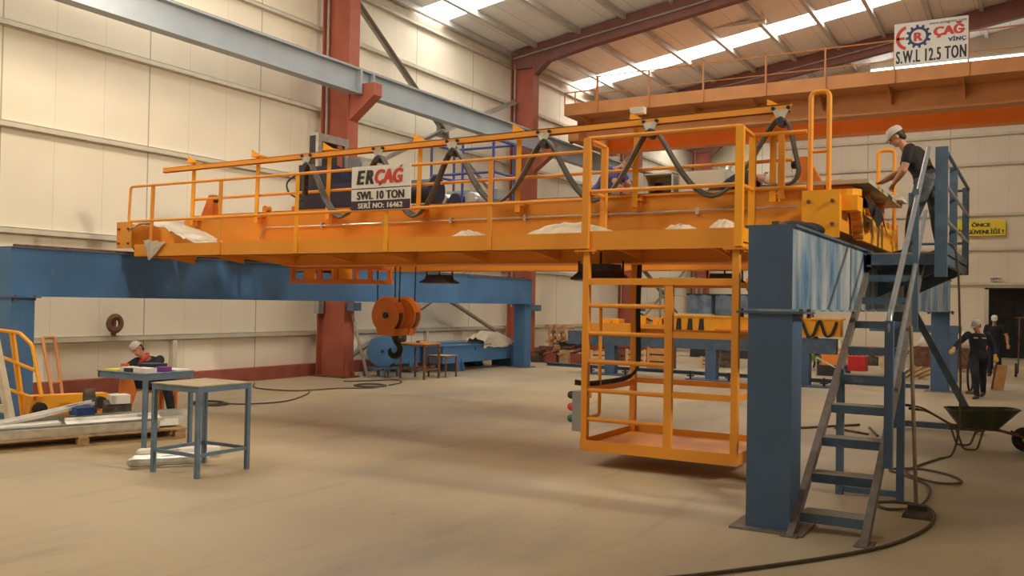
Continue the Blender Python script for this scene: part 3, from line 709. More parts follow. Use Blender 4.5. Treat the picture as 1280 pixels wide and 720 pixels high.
# blue-railed drive unit
du = thing('drive_unit', 'drive unit with silver motors inside a deep blue tube guard', 'motor', (-8.8, 13.45, 2.77))
MB().box(-9.5, -8.0, 13.2, 13.99, 2.77, 3.58).build('bed', NAVY, du)
m = MB()
for x in (-9.42, -8.12):
    for y in (13.24, 13.96): m.tube([(x, y, 3.40), (x, y, 4.72)], .024, 8)
for z in (4.15, 4.72): m.tube(fillet([(-9.42, 13.24, z), (-8.12, 13.24, z), (-8.12, 13.96, z), (-9.42, 13.96, z)], .05, closed=True), .024, 8, True)
m.tube([(-8.75, 13.24, 3.4), (-8.75, 13.24, 4.72)], .024, 8)
m.build('tube_guard', BRAIL, du, True)
for x, mm in ((-9.25, ALU), (-8.95, NAVY), (-8.62, ALU)):
    MB().lathe([(.02, -.26), (.11, -.26), (.13, -.22), (.13, .18), (.10, .22), (.10, .28), (.02, .28)], (x, 13.55, 3.71), (0, 1, 0), 18).build('motor', mm, du, True)
MB().box(-9.4, -8.3, 13.7, 13.9, 3.58, 3.92).build('motor_cover', GRYD, du)

# ---- hook block on its ropes
hb = thing('hook_block', 'orange twin-sheave hook block with black hook hanging on four ropes', 'hook', (-9.22, 12.0, 1.02), None)
hx, hy, hz = -9.20, 12.0, 1.66
def cheek(y0, y1, x):
    pr = []
    for k in range(25):
        a = math.radians(-50 + 280 * k / 24); pr.append((x + .275 * math.cos(a), y0, hz + .275 * math.sin(a)))
    pr += [(x - .15, y0, hz - .31), (x + .15, y0, hz - .31)]
    return MB().prism(pr, (0, y1 - y0, 0))
ca = cheek(hy - .27, hy - .25, hx - .02).build('cheek_plate', ORG, hb); cheek(hy - .12, hy - .10, hx - .02).build('cheek_plate', ORG, hb)
cheek(hy + .10, hy + .12, hx + .04).build('cheek_plate', ORG, hb); cheek(hy + .25, hy + .27, hx + .04).build('cheek_plate', ORG, hb)
for y, x in ((hy - .185, hx - .02), (hy + .185, hx + .04)):
    MB().lathe([(.03, -.055), (.255, -.055), (.22, -.015), (.22, .015), (.255, .055), (.03, .055)], (x, y, hz), (0, 1, 0), 30).build('sheave', RUST, hb, True)
    MB().sweep([(x + .26 * math.cos(a), y, hz + .26 * math.sin(a)) for a in [math.radians(10 + 160 * k / 16) for k in range(17)]], .064, 6).build('rope_guard', ORG, hb)
MB().cyl((hx, hy - .30, hz), (hx, hy + .30, hz), .05).build('axle', DRK, hb)
MB().box(hx - .16, hx + .18, hy - .278, hy + .278, hz - .33, hz - .215).build('crosshead', ORG, hb)
MB().cyl((hx, hy, hz - .40), (hx, hy, hz - .33), .055, .065).build('shank', DRK, hb, True)
hp = [(0, -.46), (.02, -.52), (.085, -.58), (.125, -.66), (.115, -.75), (.05, -.82), (-.04, -.825), (-.105, -.78), (-.12, -.71), (-.10, -.66)]
hr = [.04, .042, .045, .05, .052, .054, .05, .042, .03, .012]
cp = catmull([(hx - .01 + .35 * a * .8, hy + .94 * a * .8, hz + (z + .46) * .76 - .39) for a, z in hp], 4)
rr = []
for i in range(len(hr) - 1): rr += [hr[i] + (hr[i + 1] - hr[i]) * j / 4 for j in range(4)]
rr.append(hr[-1])
MB().sweep(cp, rr, 10).build('hook', BLK, hb, True)
for x, y in ((hx - .27, hy - .185), (hx + .23, hy - .185), (hx - .19, hy + .185), (hx + .27, hy + .185)):
    MB().tube([(x + (.03 if x < hx else -.03), y, hz), (x, y, 3.55)], .011, 6).build('rope', BLK, hb)

# ---- floodlights hung under the girders
def flood(x, y, z, label, w=.30, h=.22):
    t = thing('floodlight', label, 'light', (x, y, z), 'dark floodlights under the crane')
    MB().loft([[(x + sx_ * a, y + sy_ * a * .8, zz) for sx_, sy_ in ((-1, -1), (1, -1), (1, 1), (-1, 1))] for a, zz in ((w, z), (w, z + .02), (w * .72, z + h * .55), (w * .68, z + h))]).build('hood', DRK, t)
    MB().box(x - w * .9, x + w * .9, y - w * .7, y + w * .7, z - .012, z).build('lens', GRY, t)
    for q, zz, z1 in ((x - w, z + .02, 2.44), (x + w, z + .02, 2.44), (x, z + h, 2.56)): MB().tube([(q, y, zz), (q, y, z1)], .014, 6).build('hanger', DRK, t)
    return t
flood(-4.72, 10.30, 2.20, 'dark floodlight hanging under the walkway inside the top of the cage', .30, .20)
flood(-3.97, 13.0, 2.24, 'dark floodlight hanging under the rear girder, over the right half of the cage', .26, .14)
flood(-9.0, 12.95, 2.22, 'dark floodlight hanging beside the hook ropes', .27, .14)
flood(-11.9, 12.9, 2.40, 'dark floodlight hanging under the left end of the crane by the slung yellow frame', .32, .16)

# ---- electrical cabinets behind the rear girder
rw = MB().box(-12.4, -2.4, 13.16, 14.0, 2.75, 2.77).box(-12.4, -2.4, 14.0, 14.01, 2.70, 2.90).build('rear_walkway', YEL, cr)
def cabinet(x0, x1, label, opened):
    t = thing('electrical_cabinet', label, 'cabinet', ((x0 + x1) / 2, 13.6, 2.77), 'grey electrical cabinets on the crane')
    y0, y1, z0, z1 = 13.35, 13.75, 2.77, 3.97
    if opened:
        MB().box(x0, x1, y1 - .02, y1, z0, z1).box(x0, x0 + .02, y0, y1, z0, z1).box(x1 - .02, x1, y0, y1, z0, z1).box(x0, x1, y0, y1, z1 - .02, z1).box(x0, x1, y0, y1, z0, z0 + .02).build('body', GRY, t)
        MB().box(x0 + .05, x1 - .05, y1 - .05, y1 - .022, z0 + .1, z1 - .1).build('back_panel', DRK, t)
        MB().box(x1 - .22, x1 - .1, y0 + .15, y1 - .05, 3.5, 3.85).build('contactor', JUNK, t)
        MB().prism([(x0, y0, z0), (x0, y0 - .4, z0), (x0, y0 - .4, z1), (x0, y0, z1)], (-.02, 0, 0)).build('door', GRY, t)
    else:
        MB().box(x0, x1, y0, y1, z0, z1).build('body', GRY, t)
        MB().box(x0 + .03, x1 - .03, y0 - .02, y0, z0 + .05, z1 - .03).build('door', GRY, t)
        MB().lathe([(.02, 0), (.09, 0), (.09, .05), (.11, .055), (.11, .09), (.02, .1)], (x1 - .1, 13.55, z1), (0, 0, 1), 14).build('roof_vent', GALV, t)
cabinet(-5.40, -4.92, 'grey electrical cabinet with its dark interior open behind the crane', True)
cabinet(-4.82, -4.06, 'closed grey electrical cabinet with a round vent on top', False)

# ---- deck sheet lying across the right end
t = thing('deck_sheet', 'pale flat sheet lying across the right end of the crane girders', 'sheet', (-2.05, 11.95, 3.33))
MB().box(-2.55, -1.62, 10.55, 13.35, 3.29, 3.335).build('sheet', DECK, t)
# ================================================================ cage under the walkway
ca = thing('access_cage', 'orange tube cage hanging under the right part of the crane walkway', 'cage', (-3.7, 10.35, .19))
A0, A1, B0, B1 = -4.62, -2.80, 9.66, 11.12
def cpost(x, y, w=.075): return MB().box(x - w / 2, x + w / 2, y - w / 2, y + w / 2, .20, 2.52)
for x, y in ((A0 + .02, B0), (-3.575, B0), (A1 - .02, B0), (A0 + .02, B1), (A1 - .02, B1)):
    if x == -3.575: MB().box(x - .045, x + .045, y - .03, y + .03, .2, 2.17).build('post', YEL, ca)
    else: cpost(x, y).build('post', YEL, ca)
for x, y in ((A0 + .02, B0), (A1 - .02, B0), (A0 + .02, B1), (A1 - .02, B1)):
    m = MB().box(x - .13, x + .13, y - .08, y + .08, 2.515, 2.535)
    for dx in (-.10, .10):
        for dy in (-.05, .05): m.cyl((x + dx, y + dy, 2.49), (x + dx, y + dy, 2.515), .013, n=6)
    m.build('mounting_flange', YEL, ca)
MB().box(A0, A1, B0, B1, .225, .245).build('floor_plate', YEL, ca)
m = MB().box(A0 - .02, A1 + .02, B0 - .045, B0 - .037, .19, .315).box(A0 - .02, A1 + .02, B1 + .037, B1 + .045, .19, .315).box(A0 - .02, A0 - .012, B0, B1, .19, .315).box(A1 + .012, A1 + .02, B0, B1, .19, .315)
m.build('toe_board', YEL, ca)
MB().box(A0, A1, B0 - .035, B0 + .03, 2.13, 2.205).build('top_rail', YEL, ca)
MB().box(A0, A1, B1 - .03, B1 + .03, 2.13, 2.20).build('top_rail', YEL, ca)
for z in (1.885, 1.56, 1.228, .893, .555):
    MB().tube([(A0 + .05, B0, z), (-3.6, B0, z)], .027, 10).build('rail', YEL, ca, True)
for z in (1.575, .905): MB().box(-3.53, A1 - .05, B0 - .02, B0 + .02, z - .035, z + .035).build('rail', YEL, ca)
for z in (.92, 1.56): MB().box(A0 + .06, A1 - .06, B1 - .02, B1 + .02, z - .035, z + .035).build('rail', YEL, ca)
MB().box(A0, A0 + .04, B0 + .04, B1 - .04, .85, .92).build('rail', YEL, ca)
MB().box(A1 - .04, A1, B0 + .04, B1 - .04, .87, .94).build('rail', YEL, ca)
MB().box(A1 - .04, A1, B0 + .04, B1 - .04, 1.54, 1.61).build('rail', YEL, ca)
MB().tube(fillet([(A0 + .02, B0 + .05, .56), (A0 + .02, 10.06, .56), (A0 + .02, 10.06, 1.885), (A0 + .02, B0 + .05, 1.885)], .06), .022, 8).build('side_loop', YEL, ca, True)
# traffic-light box on the left side
bx = MB().box(-4.76, -4.645, 9.64, 9.84, .40, .87).build('signal_box', GRYD, ca, label='grey signal box with three coloured lamps')
for z, mm in ((.815, SGND), (.675, SGNR), (.535, mat('green_lamp_glass', (.02, .16, .07), .3))):
    MB().lathe([(.005, 0), (.048, 0), (.048, .06), (.035, .085), (.005, .09)], (-4.76, 9.72, z), (-1, 0, 0), 14).build('signal_lamp', mm, bx, True)
MB().prism([(-4.645, 9.66, .80), (-4.52, 9.66, .86), (-4.52, 9.66, .80)], (0, .01, 0)).build('fixing_bracket', YEL, bx)
m = MB()
for k in range(2):
    m.tube(catmull([(A0 + .10 + k * .03, B1 - .07, 2.5), (A0 + .09 + k * .03, B1 - .08, 1.8), (A0 + .10 + k * .03, B1 - .07, 1.2), (A0 + .08, B1 - .10 - k * .02, 1.03), (A0 + .04, B1 - .35, .97 - k * .03), (A0 + .02, B0 + .4, .965 - k * .03), (A0 - .02, B0 + .08, .975 - k * .03), (A0 - .12, B0 + .0, .99 - k * .03)], 6), .018, 6)
m.build('cable', BLK, ca, True)

# ================================================================ metal stairs to the right end
st = thing('access_stair', 'worn blue-grey metal stairs with tube handrail up to the crane', 'stairs', (-1.45, 9.8, 0))
L0, L1 = -1.77, -1.195
base_y, top_y, top_z = 7.74, 11.85, 2.57
def sy(z): return base_y + (top_y - base_y) * z / top_z
for x in (L0, L1):
    m = MB().prism([(x - .03, sy(0) - .07, 0.012), (x - .03, sy(0) + .09, 0.012), (x - .03, sy(top_z) + .09, top_z), (x - .03, sy(top_z) - .07, top_z)], (.06, 0, 0)); m.build('stringer', STEELB, st)
    MB().box(x - .07, x + .07, base_y - .09, base_y + .14, 0, .012).build('foot_plate', STEELB, st)
for k in range(9):
    z = .155 + k * .268; y = sy(z) - .02
    td = MB().box(L0 + .03, L1 - .03, y - .02, y + .22, z - .006, z + .004).build('tread', TREAD, st)
    MB().box(L0 + .03, L1 - .03, y - .028, y - .02, z - .075, z + .004).box(L0 + .03, L1 - .03, y + .212, y + .22, z - .05, z - .006).build('tread_lip', SBLU, td)
# landing
PX0, PX1, PY0, PY1 = -1.76, -.93, 11.35, 15.3
MB().box(PX0, PX1, PY0, PY1, 2.545, 2.565).build('landing_deck', TREAD, st)
MB().box(PX0, PX1, PY0, PY0 + .05, 2.42, 2.545).box(PX1 - .05, PX1, PY0, PY1, 2.44, 2.67).box(PX0, PX1, PY1 - .05, PY1, 2.44, 2.67).box(PX0, PX0 + .05, PY0, PY1, 2.40, 2.545).box(PX0, PX1, 13.2, 13.25, 2.46, 2.545).build('landing_frame', SBLU, st)
for y, w in ((PY0 - .02, .13), (13.0, .09), (15.26, .09)):
    MB().box(PX1 - w / 2 - .03, PX1 + w / 2 - .03, y - .04, y + .04, 2.28 if y < 12 else 2.44, 3.76).build('guard_post', SBLU, st)
for z in (3.74, 3.34, 2.94): MB().tube([(PX1, PY0, z), (PX1, PY1, z)], .023, 8).build('guard_rail', SBLU if z > 3.5 else TUBE, st, True)
for z in (3.72, 2.92): MB().tube([(PX1, PY1 - .03, z), (PX0 + .05, PY1 - .03, z)], .02, 8).build('guard_rail', SBLU, st, True)
MB().box(PX0, PX0 + .06, PY1 - .06, PY1, 2.44, 3.72).build('guard_post', SBLU, st)
# handrail on the right side
hxx = -1.12
MB().tube(fillet([(hxx, 8.62, .50), (hxx, 8.45, 1.82), (hxx + .02, PY0 - .02, 3.76)], .10), .026, 10).build('handrail', TUBE, st, True)
MB().tube([(hxx, 8.55, 1.15), (hxx, PY0 - .05, 3.03)], .024, 8).build('handrail', TUBE, st, True)
MB().box(hxx - .035, hxx + .035, 8.44, 8.52, .52, 1.80).build('rail_post', BLUP, st)
MB().bar((hxx, 10.35, 1.70), (hxx, 10.35, 3.17), .055, .055, (0, 1, 0)).build('rail_post', SBLU, st)
# legs
for x in (L0 + .02, L1 + .02): MB().box(x - .035, x + .035, 9.72, 9.79, .0, sy(0) * 0 + 1.28).build('leg', SBLU, st)
MB().box(L0, L1 + .03, 9.73, 9.78, .03, .09).build('leg_brace', SBLU, st)
MB().box(PX1 - .08, PX1 - .02, 15.2, 15.26, 0.0, 2.44).build('leg', SBLU, st) if False else None
for y in (12.2, 14.8): MB().prism([(PX0, y, 2.45), (PX0 - .0, y, 2.05), (PX1, y, 2.45)], (0, .05, 0)).build('landing_bracket', SBLU, st)

# air hose on the floor and up to the landing
tag(MB().tube(catmull([(-2.6, 5.55, .016), (-1.94, 6.33, .016), (-1.18, 7.48, .016), (-.88, 8.3, .016), (-.80, 9.0, .016), (-.90, 9.5, .016), (-1.15, 9.62, .016), (-1.36, 9.46, .016), (-1.22, 9.22, .016), (-.98, 9.40, .03), (-.94, 10.1, .03), (-1.03, 10.75, .016), (-1.3, 11.2, .016), (-1.5, 11.5, .016), (-1.2, 11.75, .016), (-.85, 11.5, .016), (-.72, 11.1, .016), (-.95, 10.85, .03), (-1.3, 11.3, .03), (-1.24, 12.0, .016), (-1.08, 12.7, .016), (-.96, 13.1, .03), (-.88, 13.0, .35), (-.845, 12.75, 1.0), (-.85, 12.6, 1.8), (-.87, 12.5, 2.45), (-.93, 12.45, 2.72), (-1.1, 12.5, 2.66), (-1.25, 12.7, 2.60)], 8), .014, 7).build('air_hose', HOSE, None, True),
    'thin brown air hose snaking on the floor beside the stairs', 'hose')
# broom leaning on the stairs
t = thing('broom', 'brown-handled broom leaning against the right side of the stairs', 'broom', (-.94, 9.05, 0))
MB().cyl((-.955, 9.07, .10), (-1.075, 9.60, 1.74), .018, n=8).build('handle', BROOM, t, True)
MB().box(-1.02, -.86, 9.0, 9.10, .075, .12).build('head', DRK, t)
MB().loft([[(-.94 + a * .13 * w, 9.04 + b * .06 * w, z) for a, b in ((-1, -1), (1, -1), (1, 1), (-1, 1))] for w, z in ((1.0, .0), (.9, .04), (.62, .08))]).build('bristles', JUNK, t)

# things left on the crane
def drape(name, label, cat, pts, m, thick=.012, group=None, seed=1, amp=.02, sub=10):
    """a soft sheet: pts = rows of 3D control points, resampled and ruffled, with real thickness"""
    rnd = random.Random(seed)
    rows = [catmull(r, sub) for r in pts]
    cols = list(zip(*rows)); cols = [catmull(c, sub // 2) for c in cols]
    nu = len(cols); nv = len(cols[0])
    ph = [rnd.uniform(0, 6) for _ in range(6)]
    def nz(i, j): return amp * (math.sin(i * .55 + ph[0] + .3 * j) + .7 * math.sin(j * .8 + ph[1] - .4 * i) + .5 * math.sin(i * 1.3 + j * .9 + ph[2]))
    top = [[cols[i][j] + V((nz(i, j) * .6, nz(j, i) * .6, abs(nz(i + 3, j)))) for j in range(nv)] for i in range(nu)]
    vs = [p for c in top for p in c] + [p - V((0, 0, thick)) for c in top for p in c]
    N = nu * nv; fs = []
    for i in range(nu - 1):
        for j in range(nv - 1):
            a = i * nv + j; fs.append((a, a + 1, a + nv + 1, a + nv)); fs.append((a + N, a + nv + N, a + nv + 1 + N, a + 1 + N))
    edge = [(i * nv, (i + 1) * nv) for i in range(nu - 1)] + [((i + 1) * nv + nv - 1, i * nv + nv - 1) for i in range(nu - 1)] + [(j + 1, j) for j in range(nv - 1)] + [((nu - 1) * nv + j, (nu - 1) * nv + j + 1) for j in range(nv - 1)]
    fs += [(a, b, b + N, a + N) for a, b in edge]
    mb = MB(); mb._add(vs, fs)
    return tag(mb.build(name, m, None, True), label, cat, group)
drape('plastic_sheet', 'cloudy plastic sheet draped over the left end of the crane walkway', 'sheet',
      [[(-13.05, 9.70, 2.95), (-12.7, 9.75, 3.10), (-12.2, 9.75, 2.98), (-11.7, 9.8, 2.80), (-11.35, 9.9, 2.66)],
       [(-13.0, 9.95, 3.08), (-12.6, 10.0, 3.15), (-12.2, 10.0, 3.02), (-11.7, 10.05, 2.86), (-11.3, 10.1, 2.68)],
       [(-13.0, 10.3, 3.12), (-12.6, 10.35, 3.14), (-12.1, 10.35, 3.02), (-11.6, 10.35, 2.84), (-11.2, 10.4, 2.66)]], PLAS, amp=.025, seed=3)
drape('plastic_sheet', 'cloudy plastic scrap hanging over the edge at the left end of the crane walkway', 'sheet',
      [[(-12.45, 9.60, 2.80), (-12.2, 9.60, 2.78), (-11.95, 9.60, 2.76)], [(-12.42, 9.585, 2.68), (-12.28, 9.58, 2.66), (-12.05, 9.585, 2.66)], [(-12.33, 9.58, 2.50), (-12.3, 9.58, 2.48), (-12.27, 9.58, 2.50)]], PLAS, amp=.010, seed=5, thick=.006)
for k, (x0, x1, h, lab) in enumerate(((-5.95, -4.1, .25, 'long white cloth heaped on the walkway left of the cage posts'), (-4.0, -3.2, .19, 'flat white cloth on the walkway above the middle of the cage'), (-3.35, -2.80, .23, 'crumpled white cloth on the walkway at its right end'), (-6.95, -6.1, .19, 'thin white cloth on the walkway right of the name board'))):
    xm = (x0 + x1) / 2
    drape('white_cloth', lab, 'cloth', [[(x0, y, 2.63), (x0 * .7 + x1 * .3, y, 2.63 + h * .8 * w), (xm, y, 2.63 + h * w), (x0 * .3 + x1 * .7, y, 2.63 + h * .85 * w), (x1, y, 2.63)] for y, w in ((9.75, .3), (9.95, 1.0), (10.2, .9), (10.4, .3))], CLOTHW, amp=.012, seed=10 + k, group='white cloths on the crane walkway')
drape('black_cloth', 'black cloth draped over the right end carriage of the crane', 'cloth',
      [[(-1.90, 10.38, 3.13), (-1.86, 10.7, 3.16), (-1.86, 11.0, 3.14), (-1.88, 11.35, 3.13)], [(-1.66, 10.45, 3.12), (-1.62, 10.75, 3.09), (-1.62, 11.1, 3.07), (-1.64, 11.5, 3.06)], [(-1.60, 10.55, 2.98), (-1.58, 10.85, 2.82), (-1.58, 11.3, 2.92), (-1.60, 11.75, 2.80)]], CLOTHB, amp=.014, seed=21)
m = MB(); m.blob((-1.97, 8.75, 2.64), [(.17, 0, 0), (0, .5, 0), (0, 0, .075)]); m.blob((-1.93, 9.05, 2.66), [(.14, 0, 0), (0, .3, 0), (0, 0, .07)]); m.blob((-2.03, 8.45, 2.63), [(.13, 0, 0), (0, .25, 0), (0, 0, .045)])
bg = m.build('cloth_bundle', CLOTHB, None, True)
md = bg.modifiers.new('r', 'REMESH'); md.mode = 'VOXEL'; md.voxel_size = .02
tag(bg, 'black cloth bundle lying on top of the right blue beam', 'cloth')
t = thing('tool_tray', 'yellow and white small parts tray on the deck sheet edge near the man', 'tray', (-1.72, 12.9, 3.335))
MB().box(-1.80, -1.55, 12.75, 13.3, 3.335, 3.40).build('tray', PAPER, t); MB().box(-1.86, -1.76, 12.35, 12.6, 3.335, 3.45).build('box', SGNY, t)
# ================================================================ work tables on the left
def table(x0, x1, y0, y1, h, label, group, top=TTOP, skirt=.06, leg=.045, shelf=None, m=TBLU, rails=True, topt=.012, skip=False):
    t = thing('work_table', label, 'table', ((x0 + x1) / 2, (y0 + y1) / 2, 0), group)
    MB().box(x0 - .01, x1 + .01, y0 - .01, y1 + .01, h - topt, h).build('table_top', top, t)
    MB().box(x0, x1, y0, y0 + .03, h - skirt - topt, h - topt).box(x0, x1, y1 - .03, y1, h - skirt - topt, h - topt).box(x0, x0 + .03, y0, y1, h - skirt - topt, h - topt).box(x1 - .03, x1, y0, y1, h - skirt - topt, h - topt).build('frame', m, t)
    for x, y in [(a, b) for a in (x0, x1 - leg) for b in (y0, y1 - leg) if not (skip and a == x0 and b == y0)]:
            MB().box(x - (.002 if x == x0 else -.002), x + leg - (.002 if x == x0 else -.002), y - (.002 if y == y0 else -.002), y + leg - (.002 if y == y0 else -.002), 0, h - topt - .001).build('leg', m, t)
    if rails:
        z = .22
        MB().box(x0 + leg, x1 - leg, y0 + .005, y0 + .035, z, z + .035).build('stretcher', m, t)
        MB().box(x0 + leg, x1 - leg, y1 - .035, y1 - .005, z, z + .035).build('stretcher', m, t)
        MB().box(x0 + .005, x0 + .035, y0 + leg, y1 - leg, z, z + .035).build('stretcher', m, t)
        MB().box(x1 - .035, x1 - .005, y0 + leg, y1 - leg, z, z + .035).build('stretcher', m, t)
    return t
table(-8.31, -7.58, 6.55, 7.28, .97, 'empty blue-grey steel work table with dusty top, nearest on the left', 'blue-grey steel work tables')
table(-10.33, -9.42, 7.32, 8.05, .955, 'blue-grey steel work table with papers and boxes in front of the seated man', 'blue-grey steel work tables', top=TBLU, skirt=.075, rails=False, skip=True)
TZ = .955
def item(name, label, m, *boxes):
    mb = MB()
    for b in boxes: mb.box(*b)
    return tag(mb.build(name, m), label, 'box' if 'box' in name or 'carton' in name else name.split('_')[-1], 'things on the table of the seated man')
item('carton', 'white carton at the front corner of the papered work table', WHT, (-9.70, -9.46, 7.36, 7.52, TZ, TZ + .06))
item('purple_bag', 'small purple packet on the papered work table', PURP, (-9.62, -9.48, 7.62, 7.76, TZ, TZ + .06))
item('drawing_sheet', 'white drawing sheet on the right rear corner of the papered table', PAPER, (-9.86, -9.44, 7.80, 8.03, TZ, TZ + .02), )
item('yellow_pad', 'yellow pad on the left corner of the papered work table', SGNY, (-10.30, -10.05, 7.36, 7.58, TZ, TZ + .015))
item('paper_stack', 'white paper stack left of the red and dark boxes on the work table', PAPER, (-10.03, -9.90, 7.42, 7.60, TZ, TZ + .05))
item('small_carton', 'dark red carton on the papered work table beside the white carton', SGND, (-9.88, -9.73, 7.36, 7.50, TZ, TZ + .045))
item('parts_case', 'dark flat case at the back of the papered work table', NAVY, (-10.1, -9.8, 7.7, 7.95, TZ, TZ + .08))
# foil-wrapped rolls under the empty table
def roll(name, label, a, b, r, m, asp=1.0):
    return tag(MB().capsule([V(a).lerp(V(b), q / 15) for q in range(16)], [r * random.uniform(.80, 1.0) for q in range(16)], 9, asp).build(name, m, None, True), label, 'roll', 'wrapped rolls on the floor under the table')
roll('wrapped_roll', 'white wrapped roll on the floor under the empty table', (-8.98, 6.95, .085), (-8.52, 7.65, .075), .066, PAPER)
roll('wrapped_roll', 'grey foil roll lying nearest the camera under the empty table', (-8.62, 6.55, .07), (-8.22, 7.1, .07), .06, GALV)
roll('wrapped_roll', 'crumpled foil roll lying between the white and grey rolls', (-8.78, 6.72, .062), (-8.36, 7.35, .062), .055, GALVW)

# pallet with zinc channels
ang = math.radians(-20)
TFP = Matrix.Translation((-10.85, 7.35, 0)) @ Matrix.Rotation(ang, 4, 'Z')
def pallet(tf, label, m=WOOD, L=2.1, W=.95, group='wooden pallets', name='wooden_pallet', cat='pallet'):
    t = thing(name, label, cat, tf @ V((0, 0, 0)), group)
    for k in range(6): MB(tf).box(-W / 2 + k * (W - .12) / 5, -W / 2 + k * (W - .12) / 5 + .12, -L / 2, L / 2, .115, .137).build('top_board', m, t)
    for y in (-L / 2 + .08, 0, L / 2 - .08):
        MB(tf).box(-W / 2, W / 2, y - .06, y + .06, .095, .115).build('cross_board', m, t)
        for x in (-W / 2 + .07, 0, W / 2 - .07): MB(tf).box(x - .06, x + .06, y - .07, y + .07, .022, .095).build('block', m, t)
    for x in (-W / 2 + .07, 0, W / 2 - .07): MB(tf).box(x - .05, x + .05, -L / 2, L / 2, 0, .022).build('skid', m, t)
    return t
pallet(TFP, 'low wooden pallet carrying zinc channels on the left floor', WOOD, 2.6, 1.0)
def channel(label, a, b, w, h, m=GALV, roll_=0):
    a = V(a); b = V(b); d = (b - a).normalized(); x = d.cross(V((0, 0, 1))).normalized(); x = Matrix.Rotation(roll_, 3, d) @ x; y = x.cross(d)
    t = .012
    pr = [(-w/2, 0), (w/2, 0), (w/2, h), (w/2 - t, h), (w/2 - t, t), (-w/2 + t, t), (-w/2 + t, h), (-w/2, h)]
    o = MB().prism([a + x * p + y * q for p, q in pr], b - a).build('zinc_channel', m)
    return tag(o, label, 'channel', 'zinc channels on the pallet')
def W_(x, y, z): return TFP @ V((x, y, z))
channel('bright zinc channel nearest the camera along the pallet edge', W_(.44, -1.55, .14), W_(.40, .95, .14), .10, .13, GALV, .25)
channel('wide zinc tray second from the pallet edge', W_(.26, -1.0, .15), W_(.24, 1.25, .15), .17, .09, GALVW, -.12)
channel('dull zinc channel in the middle of the pallet', W_(.02, -1.45, .14), W_(.04, 1.5, .14), .16, .12, GALV)
channel('bright zinc strip turned face up on top of the stack', W_(.28, -.15, .255), W_(.22, 1.05, .255), .20, .05, GALVW, .3)
channel('narrow zinc strip lying on the left half of the stack', W_(.30, -1.3, .25), W_(.16, -.2, .262), .09, .03, GALVW, .2)
channel('zinc channel at the rear edge of the pallet', W_(-.30, -1.2, .14), W_(-.28, 1.6, .14), .15, .16, GALV)
channel('bent zinc channel sloping up across the stack', W_(.12, -.9, .27), W_(-.05, .25, .46), .10, .05, GALVW, .2)
tag(MB(TFP).prism([(-.02, -.05, .345), (.16, .0, .345), (.16, .22, .345), (-.02, .22, .345)], (0, 0, .10)).build('blue_packet', TILE_BLUE), 'blue plastic packet lying on the zinc channels', 'packet')
t = thing('scrap_part', 'dark cast machine part with a white block behind the zinc channels', 'part', W_(-.55, .6, 0), None)
m = MB(TFP); m.prism([(-.75, .30, .0), (-.45, .30, .0), (-.50, .30, .42), (-.62, .30, .62), (-.75, .30, .55)], (0, .12, 0)); m.prism([(-.55, .5, 0), (-.30, .5, 0), (-.42, .5, .40), (-.52, .5, .46)], (0, .35, 0)); m.build('casting', JUNK, t)
MB(TFP).box(-.58, -.36, .58, .82, .41, .53).build('block', WHT, t)
pallet(Matrix.Translation((-11.55, 5.2, 0)) @ Matrix.Rotation(ang, 4, 'Z'), 'low wooden pallet cut by the left picture edge', WOOD, 1.3, 1.0)
# yellow end-frame with guard rails, lying on the left
t = thing('crane_end_frame', 'yellow crane end frame with guard rails standing by the left blue post', 'frame', (-11.9, 7.5, 0))
TFY = Matrix.Translation((-12.05, 7.50, 0))
MB(TFY).prism([(.06, -.05, .16), (.30, 1.0, .22), (.30, 1.0, .48), (.06, -.05, .50)], (-.2, .04, 0)).build('beam', YEL2, t)
MB(TFY).prism([(-.16, -.06, 0), (.06, -.08, 0), (.14, -.06, .50), (.0, -.06, .50)], (-.04, .22, 0)).build('foot', YEL, t)
MB(TFY).prism([(.26, .8, 0), (.32, .95, 0), (.32, .95, .3), (.26, .8, .3)], (-.2, .04, 0)).build('foot', YEL, t)
for y, z in ((.06, .33), (.86, .36)): MB(TFY).cyl((.09 + y * .22, y, z), (.20 + y * .22, y - .03, z), .085, n=18).build('buffer', BLK, t, True)
rl = [[(-1.2, 1.40), (-.28, 1.36), (.02, 1.20), (.27, .50)], [(-1.2, 1.06), (-.55, .98), (.12, .85)], [(-1.2, .62), (-.55, .56), (.12, .47)]]
for r in rl: MB(TFY).tube(fillet([(x, 0, z) for x, z in r], .05), .026, 8).build('guard_rail', YEL2, t, True)
MB(TFY).bar((-.50, .02, 1.37), (-.12, .02, .02), .06, .05).build('guard_post', YEL2, t)
# cream trestle at the left edge
t = thing('trestle', 'cream painted steel trestle cut by the left picture edge', 'trestle', (-12.0, 6.9, 0))
MB().bar((-12.42, 7.02, 2.1), (-11.86, 7.16, .03), .09, .09).build('upright', TRES, t)
MB().bar((-13.3, 6.65, .42), (-11.95, 7.12, .36), .08, .10).bar((-13.2, 6.8, .05), (-11.75, 7.16, .05), .09, .09).bar((-13.0, 6.85, .4), (-12.9, 6.9, .05), .07, .07).build('foot_frame', TRES, t)
# narrow loop frame leaning on the wall
t = thing('loop_frame', 'narrow faded orange tube loop leaning on the left wall', 'frame', (-15.2, 10.0, 0))
MB().tube(fillet([(-14.92, 9.72, .03), (-15.55, 9.88, 1.12), (-15.55, 10.12, 1.12), (-15.05, 9.98, .03)], .06), .03, 8).tube([(-15.10, 9.77, .34), (-15.19, 10.02, .34)], .025, 8).build('tube_loop', ORGF, t, True)
